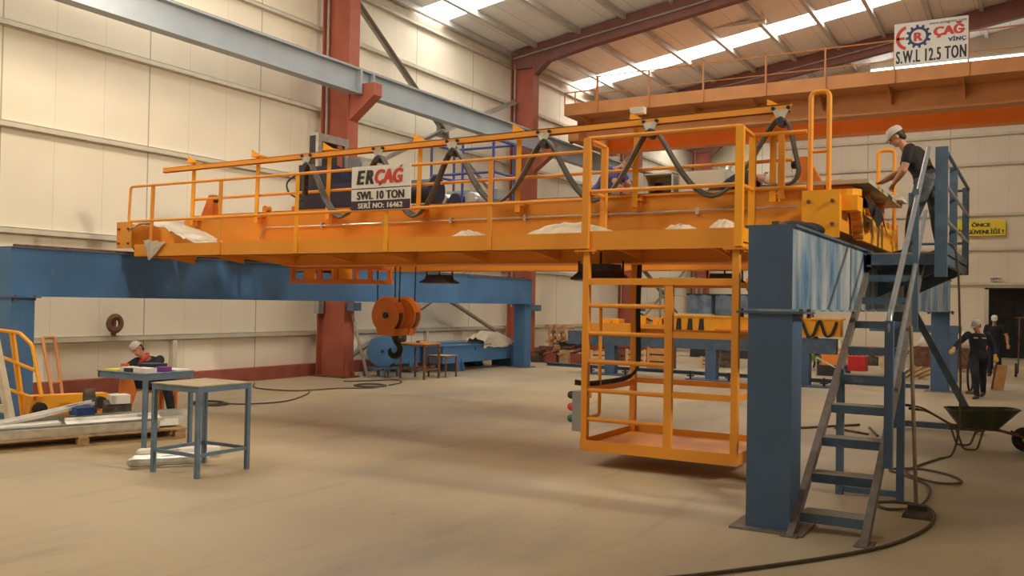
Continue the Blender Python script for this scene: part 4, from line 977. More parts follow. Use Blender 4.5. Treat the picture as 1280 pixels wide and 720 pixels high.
# hose reel on the wall
t = thing('hose_reel', 'dusty round hose coil hanging on the left wall girt', 'reel', (-15.65, 11.4, 1.2))
for k, r in enumerate((.10, .135, .17)): MB().tube([(-15.60 + .02 * (k % 2), 11.4 + r * math.cos(a), 1.36 + r * math.sin(a)) for a in [2 * PI * i / 24 for i in range(24)]], .026, 6, True).build('coil', RUST, t, True)
MB().box(-15.68, -15.60, 11.37, 11.43, 1.12, 1.5).build('hook_bar', RUST, t)
# stool and cable coil near the seated man
t = thing('stool', 'low orange steel stool under the seated man', 'stool', (-12.2, 9.75, 0))
MB().box(-12.40, -12.02, 9.62, 9.98, .36, .40).build('seat', ORG, t)
for x in (-12.37, -12.05):
    for y in (9.65, 9.95): MB().box(x - .02, x + .02, y - .02, y + .02, 0, .36).build('leg', ORG, t)
t = thing('orange_wedge', 'orange steel plate leaning behind the papered work table', 'plate', (-12.15, 9.1, 0))
MB().prism([(-12.30, 9.05, .0), (-12.05, 9.05, 0), (-11.86, 9.05, .45), (-12.05, 9.05, .86), (-12.22, 9.05, .86)], (-.05, .06, 0)).build('plate', ORG, t)
def coil(name, label, c, rx, ry, turns, r, m, tail=None):
    P = []
    for i in range(turns * 20 + 1):
        a = 2 * PI * i / 20; k = 1 - .08 * (i // 20) + .03 * math.sin(a * 2.3)
        P.append((c[0] + rx * k * math.cos(a), c[1] + ry * k * math.sin(a), r + .004 + .6 * r * (i // 20)))
    if tail: P += catmull([P[-1]] + tail, 6)[1:]
    return tag(MB().tube(P, r, 6).build(name, m, None, True), label, 'cable')
coil('cable_coil', 'dark cable coil on the floor right of the seated man', (-12.75, 11.25), .38, .28, 3, .014, HOSE, [(-12.2, 11.6, .014), (-12.0, 12.4, .014), (-12.6, 13.6, .014), (-13.2, 14.3, .014)])
coil('cable_coil', 'dark cable coil on the floor below the orange hook', (-12.75, 15.75), .35, .35, 2, .016, HOSE, [(-12.4, 15.4, .014), (-12.9, 14.8, .014), (-13.2, 13.9, .014), (-14.2, 13.8, .014), (-15.0, 14.5, .014)])
tag(MB().tube(catmull([(-12.5, 16.1, .016), (-12.75, 16.9, .016), (-13.3, 17.3, .016), (-13.6, 16.6, .016), (-13.9, 16.2, .016)], 8), .016, 6).build('floor_cable', HOSE, None, True), 'short cable strand on the floor in front of the blue reel', 'cable')

# ================================================================ along the far left wall
t = thing('cable_reel', 'round blue hoist drum on a small stand beside the first red column', 'drum', (-14.25, 17.95, 0))
ax = V((.50, -.86, 0)).normalized()
MB().lathe([(.02, 0), (.37, 0), (.385, .02), (.385, .05), (.33, .06), (.33, .36), (.385, .37), (.385, .44), (.02, .44)], V((-14.28, 18.2, .64)), ax, 30).build('drum', BLU, t, True)
MB().cyl(V((-14.28, 18.2, .64)) + ax * .44, V((-14.28, 18.2, .64)) + ax * .47, .04).build('hub', DRK, t)
MB().lathe([(.02, 0), (.15, 0), (.17, .05), (.17, .55), (.13, .6), (.02, .6)], (-14.55, 18.45, 1.0), (.86, .5, 0), 16).build('motor', JUNK, t, True)
m = MB()
for x in (-14.55, -13.95):
    for y in (17.75, 18.3): m.box(x - .03, x + .03, y - .03, y + .03, 0, .22)
m.box(-14.6, -13.9, 17.72, 17.80, .18, .25).box(-14.6, -13.9, 18.26, 18.33, .18, .25).box(-14.58, -14.5, 17.75, 18.3, .19, .24).box(-14.0, -13.92, 17.75, 18.3, .19, .24)
m.build('stand', TBLU, t)
MB().box(-13.97, -13.92, 17.9, 17.95, 0, 1.0).build('upright', TBLU, t)
table(-13.55, -12.80, 17.85, 18.5, .88, 'small rusty steel work table beside the blue drum', 'rusty steel work tables', top=WOODO, m=RUST, skirt=.04, leg=.04, topt=.03)
table(-13.3, -12.75, 18.7, 19.2, .55, 'lower rusty steel bench behind the small rusty table', 'rusty steel work tables', top=TTOP, m=RUST, skirt=.03, leg=.035, rails=False)
t = thing('scrap_box', 'rusty parts heap on the small rusty work table', 'parts', (-13.1, 18.1, .88))
MB().box(-13.2, -13.0, 18.05, 18.3, .88, .93).build('tray', RUST, t); MB().cyl((-13.05, 18.0, .90), (-12.9, 18.2, .90), .025).build('pipe', WOODO, t)
t = thing('prop_bar', 'dark steel bar leaning against the first red column', 'bar', (-14.2, 17.9, 0))
MB().bar((-14.30, 17.55, .02), (-14.56, 17.25, 1.55), .09, .06).build('bar', BRACE, t)
def boxbeam(x0, x1, y0, y1, z0, z1, label):
    t = thing('box_beam', label, 'beam', ((x0 + x1) / 2, (y0 + y1) / 2, 0), 'blue box beams on the floor')
    MB().box(x0, x1, y0, y1, z0, z1).box(x0 - .04, x1 + .04, y0, y1, z1 - .012, z1 + .012).build('beam', BLU, t)
    MB().box(x0 + .02, x1 - .02, y0 - .01, y0, z0 + .02, z1 - .02).build('end_plate', SBLU, t)
    for y in (y0 + .6, y1 - .7):
        for k in (0, .28): MB().prism([(x1 - .02, y + k, 0), (x1 + .10, y + k, 0), (x1 + .01, y + k, z0 + .13), (x1 - .02, y + k, z0 + .13)], (0, .05, 0)).build('foot', BLU, t)
        MB().box(x0, x1, y, y + .4, 0, z0).build('bearer', SBLU, t)
    for y in (y0 + 1.6, y1 - 1.6): MB().cyl((x1, y, z1 - .1), (x1 + .006, y, z1 - .1), .035).build('hole', BLK, t)
    return t
boxbeam(-14.35, -13.7, 19.95, 24.2, .24, .70, 'long blue box beam on the floor with a white cloth heap on top')
boxbeam(-15.15, -14.5, 18.9, 23.5, .24, .72, 'blue box beam on the floor behind the long front one')
drape('white_cloth', 'crumpled white cloth heap on the long blue box beam', 'cloth', [[(-14.3, y, .72), (-14.2, y, .80 + h), (-14.0, y + .05, .86 + h), (-13.70, y, .80 + h * .6), (-13.64, y + .02, .60)] for y, h in ((21.9, -.02), (22.2, .12), (22.7, .16), (23.2, .10), (23.5, -.02))], CLOTHW, amp=.03, seed=31, sub=8)

# ================================================================ second crane in assembly on blue trestles
t = thing('assembly_bench', 'long dark blue steel bench beam on posts behind the cage', 'bench', (-7.6, 22.6, 0))
MB().box(-11.25, -4.15, 22.45, 22.75, .80, 1.17).build('beam', SBLU, t)
for x in (-10.0, -7.2, -4.9):
    MB().box(x - .14, x + .14, 22.47, 22.73, .02, .80).build('post', BLUP, t)
    MB().box(x - .6, x + .6, 22.3, 22.9, 0, .04).build('base', SBLU, t)
    for dx in (-.5, .5): MB().cyl((x + dx, 22.4, .04), (x + dx, 22.4, .24), .03, n=8).lathe([(.02, 0), (.1, 0), (.1, .03), (.02, .03)], (x + dx, 22.4, .10), (0, 0, 1), 10).build('levelling_foot', DRK, t)
t = thing('assembly_bench', 'blue steel bench beam under the stairs, behind the right blue runway', 'bench', (-2.9, 26.5, 0))
MB().box(-4.0, -1.75, 26.4, 26.7, 1.30, 1.50).build('beam', SBLU, t)
for x in (-3.3, -1.95): MB().box(x - .12, x + .12, 26.42, 26.68, 0, 1.30).build('post', BLUP, t)
t = thing('crane_girder', 'bright yellow crane girder with black hoses lying on the blue bench', 'girder', (-7.3, 22.6, 1.17))
MB().box(-8.45, -4.05, 22.42, 22.80, 1.22, 1.63).box(-8.5, -4.0, 22.38, 22.84, 1.62, 1.66).build('girder', YEL2, t)
MB().box(-10.7, -8.2, 22.30, 22.90, 1.17, 1.40).build('end_carriage', YEL, t)
MB().cyl((-9.15, 22.27, 1.28), (-9.15, 22.30, 1.28), .07, n=14).build('axle_cap', RED, t)
MB().box(-7.05, -5.6, 22.30, 22.42, 1.20, 1.33).build('side_channel', ORG, t)
for x in (-8.12, -7.82, -7.52): MB().prism([(x, 22.40, 1.22), (x + .16, 22.40, 1.22), (x + .14, 22.40, 1.58), (x + .04, 22.40, 1.58)], (0, .02, 0)).build('bellows', BLK, t)
m = MB(); m.tube(catmull([(-5.35, 22.38, 1.60), (-5.22, 22.38, 1.30), (-5.08, 22.38, 1.25), (-4.95, 22.38, 1.60), (-4.80, 22.38, 1.26), (-4.66, 22.38, 1.26), (-4.52, 22.38, 1.60), (-4.38, 22.38, 1.26), (-4.24, 22.38, 1.28), (-4.12, 22.38, 1.58)], 6), .035, 6); m.build('hose', BLK, t, True)
for x, w, h in ((-10.2, .5, .12), (-9.3, .35, .22), (-8.75, .25, .17)):
    MB().box(x, x + w, 22.40, 22.75, 1.40, 1.40 + h).cyl((x + w * .5, 22.36, 1.46), (x + w * .5, 22.80, 1.46), .05, n=12).build('motor', YEL2, t)
MB().tube(catmull([(-9.2, 22.5, 1.42), (-9.32, 22.5, 1.70), (-9.1, 22.5, 1.66), (-8.85, 22.5, 1.50), (-8.4, 22.5, 1.48)], 6), .03, 6).build('hose', BLK, t, True)
for x0, x1 in ((-8.45, -7.2), (-6.6, -5.0)): MB().box(x0, x1, 22.45, 22.75, 1.66, 1.70).build('cover_strip', DECK, t)
# machines under tarps, far
for x0, x1, y, lab in ((-11.35, -10.45, 33.0, 'machine under a blue-grey tarp, left of the pair behind the cage'), (-10.35, -9.0, 33.2, 'machine under a blue-grey tarp, right of the pair behind the cage')):
    t = thing('covered_machine', lab, 'machine', ((x0 + x1) / 2, y, 0), 'tarped machines behind the cage')
    rows = [[(x0 + (x1 - x0) * u + .06 * math.sin(7 * u + z), y + .5 * (-1 if k == 0 else 1) * (1 if z < 2.2 else .85), z) for u in (0, .2, .4, .6, .8, 1)] for k in (0,) for z in (1.0, 1.6, 2.25)]
    m = MB(); m.loft([[(x0 + a * (x1 - x0), y + b * .9 - .45, z) for a, b in ((0, 0), (.25, -.1), (.5, .02), (.75, -.1), (1, 0), (1, 1), (.5, 1.05), (0, 1))] for z, a_ in ((.9, 0), (1.4, 0), (1.9, 0), (2.32, 0))]); m.build('tarp', TARP, t)
    MB().box(x0 + .08, x1 - .08, y - .3, y + .3, 0, .9).build('machine_base', DRK, t)
    MB().box(x0 - .03, x1 + .03, y - .5, y + .52, 2.30, 2.36).build('top_frame', DRK, t)
t = thing('storage_rack', 'grey steel rack standing at the far wall left of the tarped machines', 'rack', (-13.2, 37.0, 0))
for x in (-14.0, -12.4):
    for y in (36.7, 37.3): MB().box(x - .04, x + .04, y - .04, y + .04, 0, 3.1).build('upright', BRACE, t)
for z in (.3, 1.3, 2.3, 3.05): MB().box(-14.05, -12.35, 36.66, 37.34, z, z + .05).build('shelf', DECK, t)
t = thing('steel_roll', 'large rusty orange steel drum lying high on the far rack', 'drum', (-9.6, 37.6, 2.5))
MB().cyl((-10.5, 37.6, 2.85), (-8.2, 37.6, 2.85), .30, n=22).build('shell', ORG, t, True)
for x in (-10.3, -8.4): MB().box(x - .08, x + .08, 37.3, 37.9, 0, 2.62).build('support', BRACE, t)

# far clutter left of the bench
for k, (x, lab) in enumerate(((-14.75, 'leftmost pale pallet leaning upright at the far left wall'), (-14.45, 'middle pale pallet leaning upright at the far left wall'), (-14.12, 'rightmost pale pallet leaning upright at the far left wall'))):
    tf = Matrix.Translation((x - .05, 28.3 + .15 * k, -.03)) @ Matrix.Rotation(math.radians(8 - 4 * k), 4, 'Y') @ Matrix.Rotation(math.radians(78), 4, 'Y') @ Matrix.Translation((-.62, 0, 0))
    pallet(tf, lab, WOODP, .8, 1.15, 'pale pallets leaning at the far wall')
# old wheelbarrow and wood beyond the left beam
def wheelbarrow(name, label, tf, tub, frame, group=None):
    t = thing(name, label, 'wheelbarrow', tf @ V((0, 0, 0)), group)
    top = [(-.45, -.31), (.42, -.27), (.52, -.14), (.52, .14), (.42, .27), (-.45, .31), (-.52, .2), (-.52, -.2)]
    bot = [(-.28, -.20), (.18, -.17), (.22, -.1), (.22, .1), (.18, .17), (-.28, .20), (-.32, .12), (-.32, -.12)]
    m = MB(tf); n = 8
    O = [V((x, y, .62 + .03 * (x > 0))) for x, y in top]; I = [V((x * .95, y * .94, .62 + .03 * (x > 0))) for x, y in top]
    bO = [V((x, y, .34)) for x, y in bot]; bI = [V((x * .95, y * .94, .36)) for x, y in bot]
    vs = O + I + bO + bI; fs = []
    for i in range(n):
        j = (i + 1) % n
        fs += [(i, j, n + j, n + i), (2 * n + i, 2 * n + j, j, i), (n + i, n + j, 3 * n + j, 3 * n + i)]
    fs += [tuple(range(3 * n - 1, 2 * n - 1, -1)), tuple(range(3 * n, 4 * n))]
    m._add(vs, fs); m.tube([p + V((0, 0, .005)) for p in O], .014, 6, True); m.build('tub', tub, t)
    for s in (-1, 1):
        MB(tf).tube(fillet([(.62, s * .07, .22), (.2, s * .13, .33), (-.40, s * .25, .34), (-.85, s * .28, .60), (-1.02, s * .28, .62)], .08), .017, 8).build('handle_bar', frame, t, True)
        MB(tf).cyl((-.98, s * .28, .617), (-1.13, s * .28, .63), .022, n=10).build('grip', BLK, t, True)
        MB(tf).tube(fillet([(-.42, s * .23, .33), (-.32, s * .25, .02), (-.12, s * .25, .02), (-.02, s * .19, .33)], .06), .016, 8).build('leg', frame, t, True)
    wh = MB(tf).lathe([(.10, -.04), (.15, -.05), (.185, -.035), (.195, 0), (.185, .035), (.15, .05), (.10, .04)], (.62, 0, .195), (0, 1, 0), 26).build('wheel', BLK, t, True)
    MB(tf).lathe([(.02, -.05), (.05, -.05), (.06, -.02), (.105, -.02), (.105, .02), (.06, .02), (.05, .05), (.02, .05)], (.62, 0, .195), (0, 1, 0), 20).build('rim', GALV, wh, True)
    MB(tf).bar((.62, -.09, .2), (.45, -.14, .30), .02, .03).bar((.62, .09, .2), (.45, .14, .30), .02, .03).bar((.62, -.1, .195), (.62, .1, .195), .02, .02).build('fork', frame, t)
    return t
wheelbarrow('wheelbarrow', 'dark green wheelbarrow with rubber wheel at the right picture edge', Matrix.Translation((-.66, 14.05, 0)) @ Matrix.Rotation(math.radians(15), 4, 'Z') @ Matrix.Scale(.86, 4), GRNB, RUST)
tag(MB().blob((-.62, 14.06, .37), [(.15, 0, 0), (0, .11, 0), (0, 0, .06)]).build('cement_lump', PAPER, None, True), 'pale lump of cement inside the green wheelbarrow', 'lump')
wheelbarrow('wheelbarrow', 'old muddy wheelbarrow piled with scrap beside the leaning pale pallets', Matrix.Translation((-13.3, 26.7, 0)) @ Matrix.Rotation(math.radians(150), 4, 'Z'), JUNK, RUST)
for k in range(7):
    a = .5 * k; tag(MB().bar((-13.7 + .12 * k, 26.6 + .05 * k, .62), (-12.9 + .1 * k, 27.0 - .1 * k, .75 + .12 * (k % 3)), .06, .035).build('scrap_plank', (WOODP, JUNK, WOOD)[k % 3]), 'rough plank in the heap on the old muddy wheelbarrow', 'plank', 'planks heaped on the old wheelbarrow')
def crate(x, y, w, d, h, label, m=WOODP, z=0.0):
    t = thing('wooden_crate', label, 'crate', (x, y, z), 'wooden crates behind the cage')
    for k in range(3): MB().box(x - w / 2, x + w / 2, y - d / 2, y - d / 2 + .02, z + h * k / 3 + .01, z + h * (k + .8) / 3).build('slat', m, t)
    MB().box(x - w / 2, x + w / 2, y - d / 2 + .03, y + d / 2, z, z + h).build('body', RUST, t)
    for s in (-1, 1): MB().box(x + s * (w / 2 - .05) - .04, x + s * (w / 2 - .05) + .04, y - d / 2 - .02, y - d / 2, z, z + h).build('batten', m, t)
crate(-11.9, 26.4, .8, .5, .45, 'pale wooden crate right of the old wheelbarrow')
crate(-11.0, 27.0, .7, .5, .50, 'pale wooden crate behind the left side of the cage')
crate(-11.4, 27.6, 1.2, .5, .75, 'reddish stacked crate behind the pale crates', REDC)
crate(-9.85, 26.0, .75, .5, .65, 'orange plywood crate standing behind the blue bench post', WOODO)
crate(-8.4, 28.0, .45, .4, .75, 'dark crate behind the middle of the cage', JUNK)
crate(-8.85, 27.2, .3, .3, .35, 'small pale box left of the dark crate', WOODP)
for k in range(9):
    x = -14.15 + .17 * k; y = 25.6 + .2 * (k % 3)
    tag(MB().box(x, x + .30 + .1 * (k % 2), y, y + .3, 0, .22 + .1 * ((k * 7) % 4)).bar((x, y - .1, .3), (x + .4, y + .2, .42 + .06 * (k % 3)), .07, .05).build('scrap_block', (JUNK, RUST, WOOD, REDC)[k % 4]), 'rough scrap block in the dark pile beside the old wheelbarrow', 'scrap', 'scrap blocks piled at the far wall')
for k in range(12):
    x = -8.0 + .42 * k + .1 * (k % 3); y = 31.5 + .3 * ((k * 5) % 4); h = .18 + .12 * ((k * 3) % 4)
    tag(MB().box(x, x + .3, y, y + .35, 0, h).box(x + .05, x + .22, y + .05, y + .25, h, h + .08 * (k % 3) + .02).build('spare_part', (RUST, JUNK, WOODP, REDC, GALV, WOODO)[k % 6]), 'small spare part in the row on the floor before the far wall', 'part', 'spare parts on the far floor')
for k in range(4):
    x = -6.0 + .42 * k
    t = thing('steel_trestle', 'small dark steel trestle in the row beyond the cage', 'trestle', (x, 29.8, 0), 'small steel trestles on the far floor')
    for dx in (-.12, .12): MB().bar((x + dx * 1.5, 29.8, 0), (x + dx * .5, 29.8, .62), .05, .05).build('leg', DRK, t)
    MB().box(x - .16, x + .16, 29.72, 29.88, .60, .67).build('head', RUST if k % 2 else WOODP, t)
# things under the stairs, far
t = thing('green_bar', 'green steel bar lying on blocks beyond the right blue post', 'bar', (-5.9, 28.0, 0))
MB().box(-7.0, -4.9, 27.9, 28.1, .32, .48).build('bar', GREEN, t)
for x in (-6.8, -5.1): MB().box(x - .1, x + .1, 27.85, 28.15, 0, .32).build('block', DRK, t)
for k, (a, b) in enumerate((((-3.2, 14.6), (-2.5, 15.6)), ((-2.75, 14.9), (-2.2, 14.5)), ((-2.3, 15.3), (-2.05, 14.4)))):
    tag(MB().cyl((a[0], a[1], .02), (b[0], b[1], .02), .018, n=8).build('steel_rod', RUST, None, True), 'loose steel rod on the floor seen behind the stairs', 'rod', 'loose rods behind the stairs')
t = thing('red_trolley', 'small red tool trolley seen between the stair treads', 'trolley', (-4.2, 26.0, 0))
MB().box(-4.45, -4.0, 25.8, 26.2, .22, .62).build('body', REDP, t)
for x in (-4.4, -4.05): MB().cyl((x, 25.76, .08), (x, 25.80, .08), .08, n=12).build('wheel', BLK, t)
MB().tube(fillet([(-4.45, 25.9, .4), (-4.75, 25.9, .75), (-4.75, 26.1, .75), (-4.45, 26.1, .4)], .05), .018, 6).build('push_handle', GALV, t)
MB().tube(fillet([(-5.3, 25.9, .0), (-5.3, 25.9, .55), (-4.45, 25.9, .10)], .05), .02, 6).build('tow_bar', GALV, t)
t = thing('motor_crate', 'orange wrapped motor on the floor under the stairs', 'motor', (-5.1, 26.8, 0))
MB().box(-5.3, -4.7, 26.6, 27.0, .30, .78).build('body', ORGB, t); MB().box(-5.4, -4.6, 26.5, 27.1, 0, .30).build('skid', DRK, t); MB().box(-5.0, -4.8, 26.7, 26.9, .78, 1.0).build('cap', PAPER, t)
for k in range(4):
    tag(MB().bar((-3.3 + .16 * k, 27.0, .04), (-2.95 + .18 * k, 27.3 + .15 * k, .36 - .05 * k), .05, .07).build('timber_offcut', WOODP), 'pale timber offcut in the small heap under the stairs', 'offcut', 'timber offcuts under the stairs')
t = thing('material_stack', 'brown stack of sheets under a pale cover beyond the stairs', 'stack', (-2.3, 31.5, 0))
MB().box(-3.4, -1.2, 31.0, 32.2, .12, .75).build('sheets', RUST, t); MB().box(-3.5, -1.1, 30.95, 32.25, .0, .12).build('pallet_base', WOOD, t)
MB().blob((-2.4, 31.5, .85), [(.9, 0, 0), (0, .5, 0), (0, 0, .45)]).build('cover', CLOTHW, t, True)
t = thing('hand_truck', 'dark hand truck standing at the right picture edge by the doorway', 'trolley', (-.35, 30.2, 0))
MB().tube([(-.50, 30.2, .1), (-.47, 30.3, 1.72)], .02, 6).tube([(-.15, 30.2, .1), (-.12, 30.3, 1.72)], .02, 6).tube([(-.62, 30.3, 1.72), (0, 30.3, 1.72)], .02, 6).build('frame', RUST, t)
for x in (-.55, -.1): MB().cyl((x - .03, 30.2, .2), (x + .03, 30.2, .2), .2, n=18).build('wheel', BLK, t, True)
t = thing('steel_hoop', 'thin black hoop standing on the floor beside the far right blue post', 'hoop', (-1.35, 23.5, 0))
MB().tube([(-1.35 + .04 * math.cos(a), 23.5 + .3 * math.cos(a), .42 + .38 * math.sin(a)) for a in [2 * PI * i / 20 for i in range(20)]], .025, 6, True).build('rim', BLK, t, True)
MB().box(-1.42, -1.2, 23.1, 23.3, 0, .06).build('shackle', JUNK, t)
# ================================================================ people
def baked(mb, name, m, parent, voxel, smooth_it=6, fac=.5):
    """one continuous surface from overlapping closed shapes"""
    o = mb.build(name, m, None)
    r = o.modifiers.new('r', 'REMESH'); r.mode = 'VOXEL'; r.voxel_size = voxel
    s = o.modifiers.new('s', 'SMOOTH'); s.iterations = smooth_it; s.factor = fac
    dg = bpy.context.evaluated_depsgraph_get()
    me = bpy.data.meshes.new_from_object(o.evaluated_get(dg)); old = o.data
    o.modifiers.clear(); o.data = me; bpy.data.meshes.remove(old); me.name = name
    me.materials.clear(); me.materials.append(m)
    L = world_loc(parent)
    me.transform(Matrix.Translation(-L)); o.parent = parent
    me.polygons.foreach_set('use_smooth', [True] * len(me.polygons))
    return o
def person(label, foot, J, top, legs, sleeve='short', cap=None, hair=HAIR, gloves=None, face=None, group=None, cap_back=False, shoes=SHOE, voxel=.011, badge=None, scarf=None):
    """J: joint dict in world coordinates; every limb tapers and bends only at its joints"""
    J = {k: V(v) for k, v in J.items()}
    t = thing('person', label, 'person', foot, group)
    up = (J['head'] - J['neck']).normalized()
    fwd = V(face); fwd = (fwd - up * fwd.dot(up)).normalized(); rt = fwd.cross(up).normalized()   # person's right
    shr, shl = J['sh_r'], J['sh_l']; hipr, hipl = J['hip_r'], J['hip_l']
    lat = (shr - shl).normalized(); latp = (hipr - hipl).normalized()
    chest = (shr + shl) / 2; pel = (hipr + hipl) / 2
    spine = (chest - pel); cf = spine.cross(lat).normalized()   # back/front axis
    def ring(c, a, b, la, fr, n=18): return [c + la * (math.cos(q) * a) + fr * (math.sin(q) * b) for q in [2 * PI * k / n for k in range(n)]]
    def torso(mb, g):
        rows = [(-.16, .13, .10), (-.08, .165, .125), (.10, .165, .12), (.35, .145, .105), (.62, .165, .12), (.85, .175, .118), (.98, .15, .10), (1.07, .085, .07)]
        mb.loft([ring(pel + spine * f, a + g, b + g, latp.lerp(lat, max(0, min(1, f))).normalized(), cf) for f, a, b in rows])
    def arm(mb, s, g, k0=0.0, k1=1.0, r=(.058, .052, .042, .044, .038, .029)):
        a, e, w = J['sh_' + s], J['el_' + s], J['wr_' + s]
        pts = [a, a.lerp(e, .5), e, e.lerp(w, .3), e.lerp(w, .7), w]; fr = [0, .25, .5, .65, .85, 1.0]
        n = max(2, sum(1 for q in fr if q <= k1 + 1e-6))
        mb.capsule(pts[:n], [x + g for x in r[:n]], 12)
    def leg(mb, s, g, k1=1.0):
        a, e, w = J['hip_' + s], J['kn_' + s], J['an_' + s]
        pts = [a, a.lerp(e, .4), e, e.lerp(w, .3), e.lerp(w, .75), w]
        mb.capsule(pts, [x + g for x in (.088, .078, .056, .056, .042, .036)], 12)
    def headmesh(mb):
        c = J['head']
        mb.blob(c + up * .03 - fwd * .01, [rt * .075, fwd * .095, up * .095])
        mb.blob(c - up * .045 + fwd * .028, [rt * .055, fwd * .062, up * .072])
        mb.blob(c - up * .092 + fwd * .062, [rt * .026, fwd * .022, up * .020])       # chin
        mb.capsule([c + up * .008 + fwd * .083, c - up * .028 + fwd * .104], [.009, .013], 8)   # nose
        mb.capsule([c - up * .062 + fwd * .083 - rt * .018, c - up * .062 + fwd * .088, c - up * .062 + fwd * .083 + rt * .018], [.005, .008, .005], 8)  # lips
        mb.capsule([c + up * .022 + fwd * .082 - rt * .035, c + up * .024 + fwd * .088, c + up * .022 + fwd * .082 + rt * .035], [.008, .008, .008], 8)  # brow
        for s in (-1, 1): mb.blob(c + rt * s * .076 - fwd * .005 - up * .01, [rt * .010, fwd * .020, up * .032], 10, 7)
        mb.capsule([J['neck'] - up * .06, J['neck'], c - up * .05 - fwd * .012], [.062, .052, .050], 12)
    def hand(mb, s, g=0.0):
        w = J['wr_' + s]; d = (J.get('hd_' + s, w + (w - J['el_' + s])) - w).normalized()
        sd = lat - d * lat.dot(d)
        if sd.length < .3: sd = V((0, 0, 1)) - d * d.z
        sd.normalize(); nn = d.cross(sd).normalized()
        curl = J.get('curl_' + s, V((.25, 0, 0))).x
        if nn.z > 0: nn = -nn                                   # palm side
        mb.capsule([w, w + d * .045, w + d * .085], [.026 + g, .036 + g, .036 + g], 12, .45, nn)
        for k, (o_, L) in enumerate(((-.030, .070), (-.010, .080), (.010, .076), (.029, .060))):
            b = w + d * .085 + sd * o_; p = [b - d * .02, b]; q = b; ang_ = curl
            for ph in (.45, .32, .23):
                dd = (d * math.cos(ang_) + nn * math.sin(ang_)).normalized(); q = q + dd * (L * ph); p.append(q); ang_ += curl * 1.3
            mb.capsule(p, [.0095 + g, .0095 + g, .009 + g, .0085 + g, .0075 + g], 8)
        ts = -1
        b = w + d * .03 + sd * ts * .028
        td = (d * .75 + sd * ts * .6 + nn * .3).normalized()
        mb.capsule([b, b + td * .035, b + (td * .6 + d * .4).normalized() * .065, b + (td * .4 + d * .6 + nn * .2).normalized() * .085], [.015 + g, .012 + g, .0105 + g, .009 + g], 8)
    body = MB(); torso(body, 0)
    for s in 'rl': arm(body, s, 0); leg(body, s, 0); hand(body, s)
    headmesh(body)
    for s in 'rl': body.capsule([J['an_' + s], J['an_' + s] - V((0, 0, .03)), J['an_' + s] - V((0, 0, .045)) + J['toe_' + s] * .10], [.036, .036, .030], 10)
    bo = baked(body, 'body', SKIN, t, .0085, 5)
    sh = MB(); torso(sh, .016)
    for s in 'rl': arm(sh, s, .018 if sleeve == 'short' else .017, 0, .45 if sleeve == 'short' else .9)
    sb = baked(sh, 'jacket' if sleeve == 'long' else 'shirt', top, t, voxel, 5)
    tr = MB()
    tr.loft([ring(pel + spine * f, a, b, latp, cf) for f, a, b in ((-.20, .12, .10), (-.08, .188, .148), (.04, .190, .148), (.14, .182, .138))])
    for s in 'rl': leg(tr, s, .022)
    baked(tr, 'trousers', legs, t, voxel, 5)
    for s in 'rl':
        d = J['toe_' + s].normalized(); a = J['an_' + s]; b = V((a.x, a.y, a.z - .075))
        m = MB(); sd = d.cross(V((0, 0, 1)))
        m.capsule([b - d * .045 + V((0, 0, .022)), b + d * .08 + V((0, 0, .020)), b + d * .165 + V((0, 0, .010))], [.043, .046, .036], 12, .95, (0, 0, 1))
        m.capsule([b + V((0, 0, .03)), b + V((0, 0, .085))], [.046, .047], 12)
        baked(m, 'shoe', shoes, t, .010, 4)
    c = J['head']
    if hair:
        m = MB(); m.blob(c + up * .035 - fwd * .022, [rt * .080, fwd * .092, up * .092]); m.blob(c - up * .03 - fwd * .055, [rt * .066, fwd * .045, up * .06])
        baked(m, 'hair', hair, t, .009, 4)
    for s in (-1, 1):
        MB().blob(c + up * .005 + fwd * .083 + rt * s * .031, [rt * .012, fwd * .006, up * .006], 10, 7).build('eye', EYEM, t, True)
    if cap:
        m = MB(); m.loft([[c + up * z - fwd * .008 + rt * (r * .9 * math.cos(q)) + fwd * (r * 1.08 * math.sin(q)) for q in [2 * PI * k / 18 for k in range(18)]] for z, r in ((.035, .096), (.07, .096), (.10, .088), (.125, .065), (.137, .02))])
        bs = -1 if cap_back else 1
        n = 9; P1 = [c + up * (.040 - .022 * math.sin(PI * k / (n - 1))) + rt * (.078 * math.cos(PI * k / (n - 1))) + fwd * bs * (.060 + .088 * math.sin(PI * k / (n - 1))) for k in range(n)]
        cp_ = m.build('cap', cap, t, True)
        MB().prism(P1, up * -.010).build('peak', cap, cp_)
    if gloves:
        for s in 'rl':
            m = MB(); hand(m, s, .006); m.capsule([J['wr_' + s], J['wr_' + s] + (J['el_' + s] - J['wr_' + s]).normalized() * .05], [.036, .040], 10)
            baked(m, 'glove', gloves, t, .0085, 3)
    if scarf:
        m = MB(); q = J['neck']; m.tube([q + rt * (.085 * math.cos(a)) + fwd * (.085 * math.sin(a) + .01) - up * (.015 + .02 * math.sin(a)) for a in [2 * PI * k / 18 for k in range(18)]], .026, 8, True); m.build('scarf', scarf, t, True)
    if badge:
        m = MB(); q = chest + cf * 0
        for s in (-1, 1):
            f = cf if cf.dot(fwd) > 0 else -cf
            o_ = chest - spine * .12 + f * .138 + lat * s * .085
            m.prism([o_ - lat * .045 - up * .012, o_ + lat * .045 - up * .012, o_ + lat * .045 + up * .012, o_ - lat * .045 + up * .012], f * .006)
        m.build('chest_strip', badge, t)
    return t

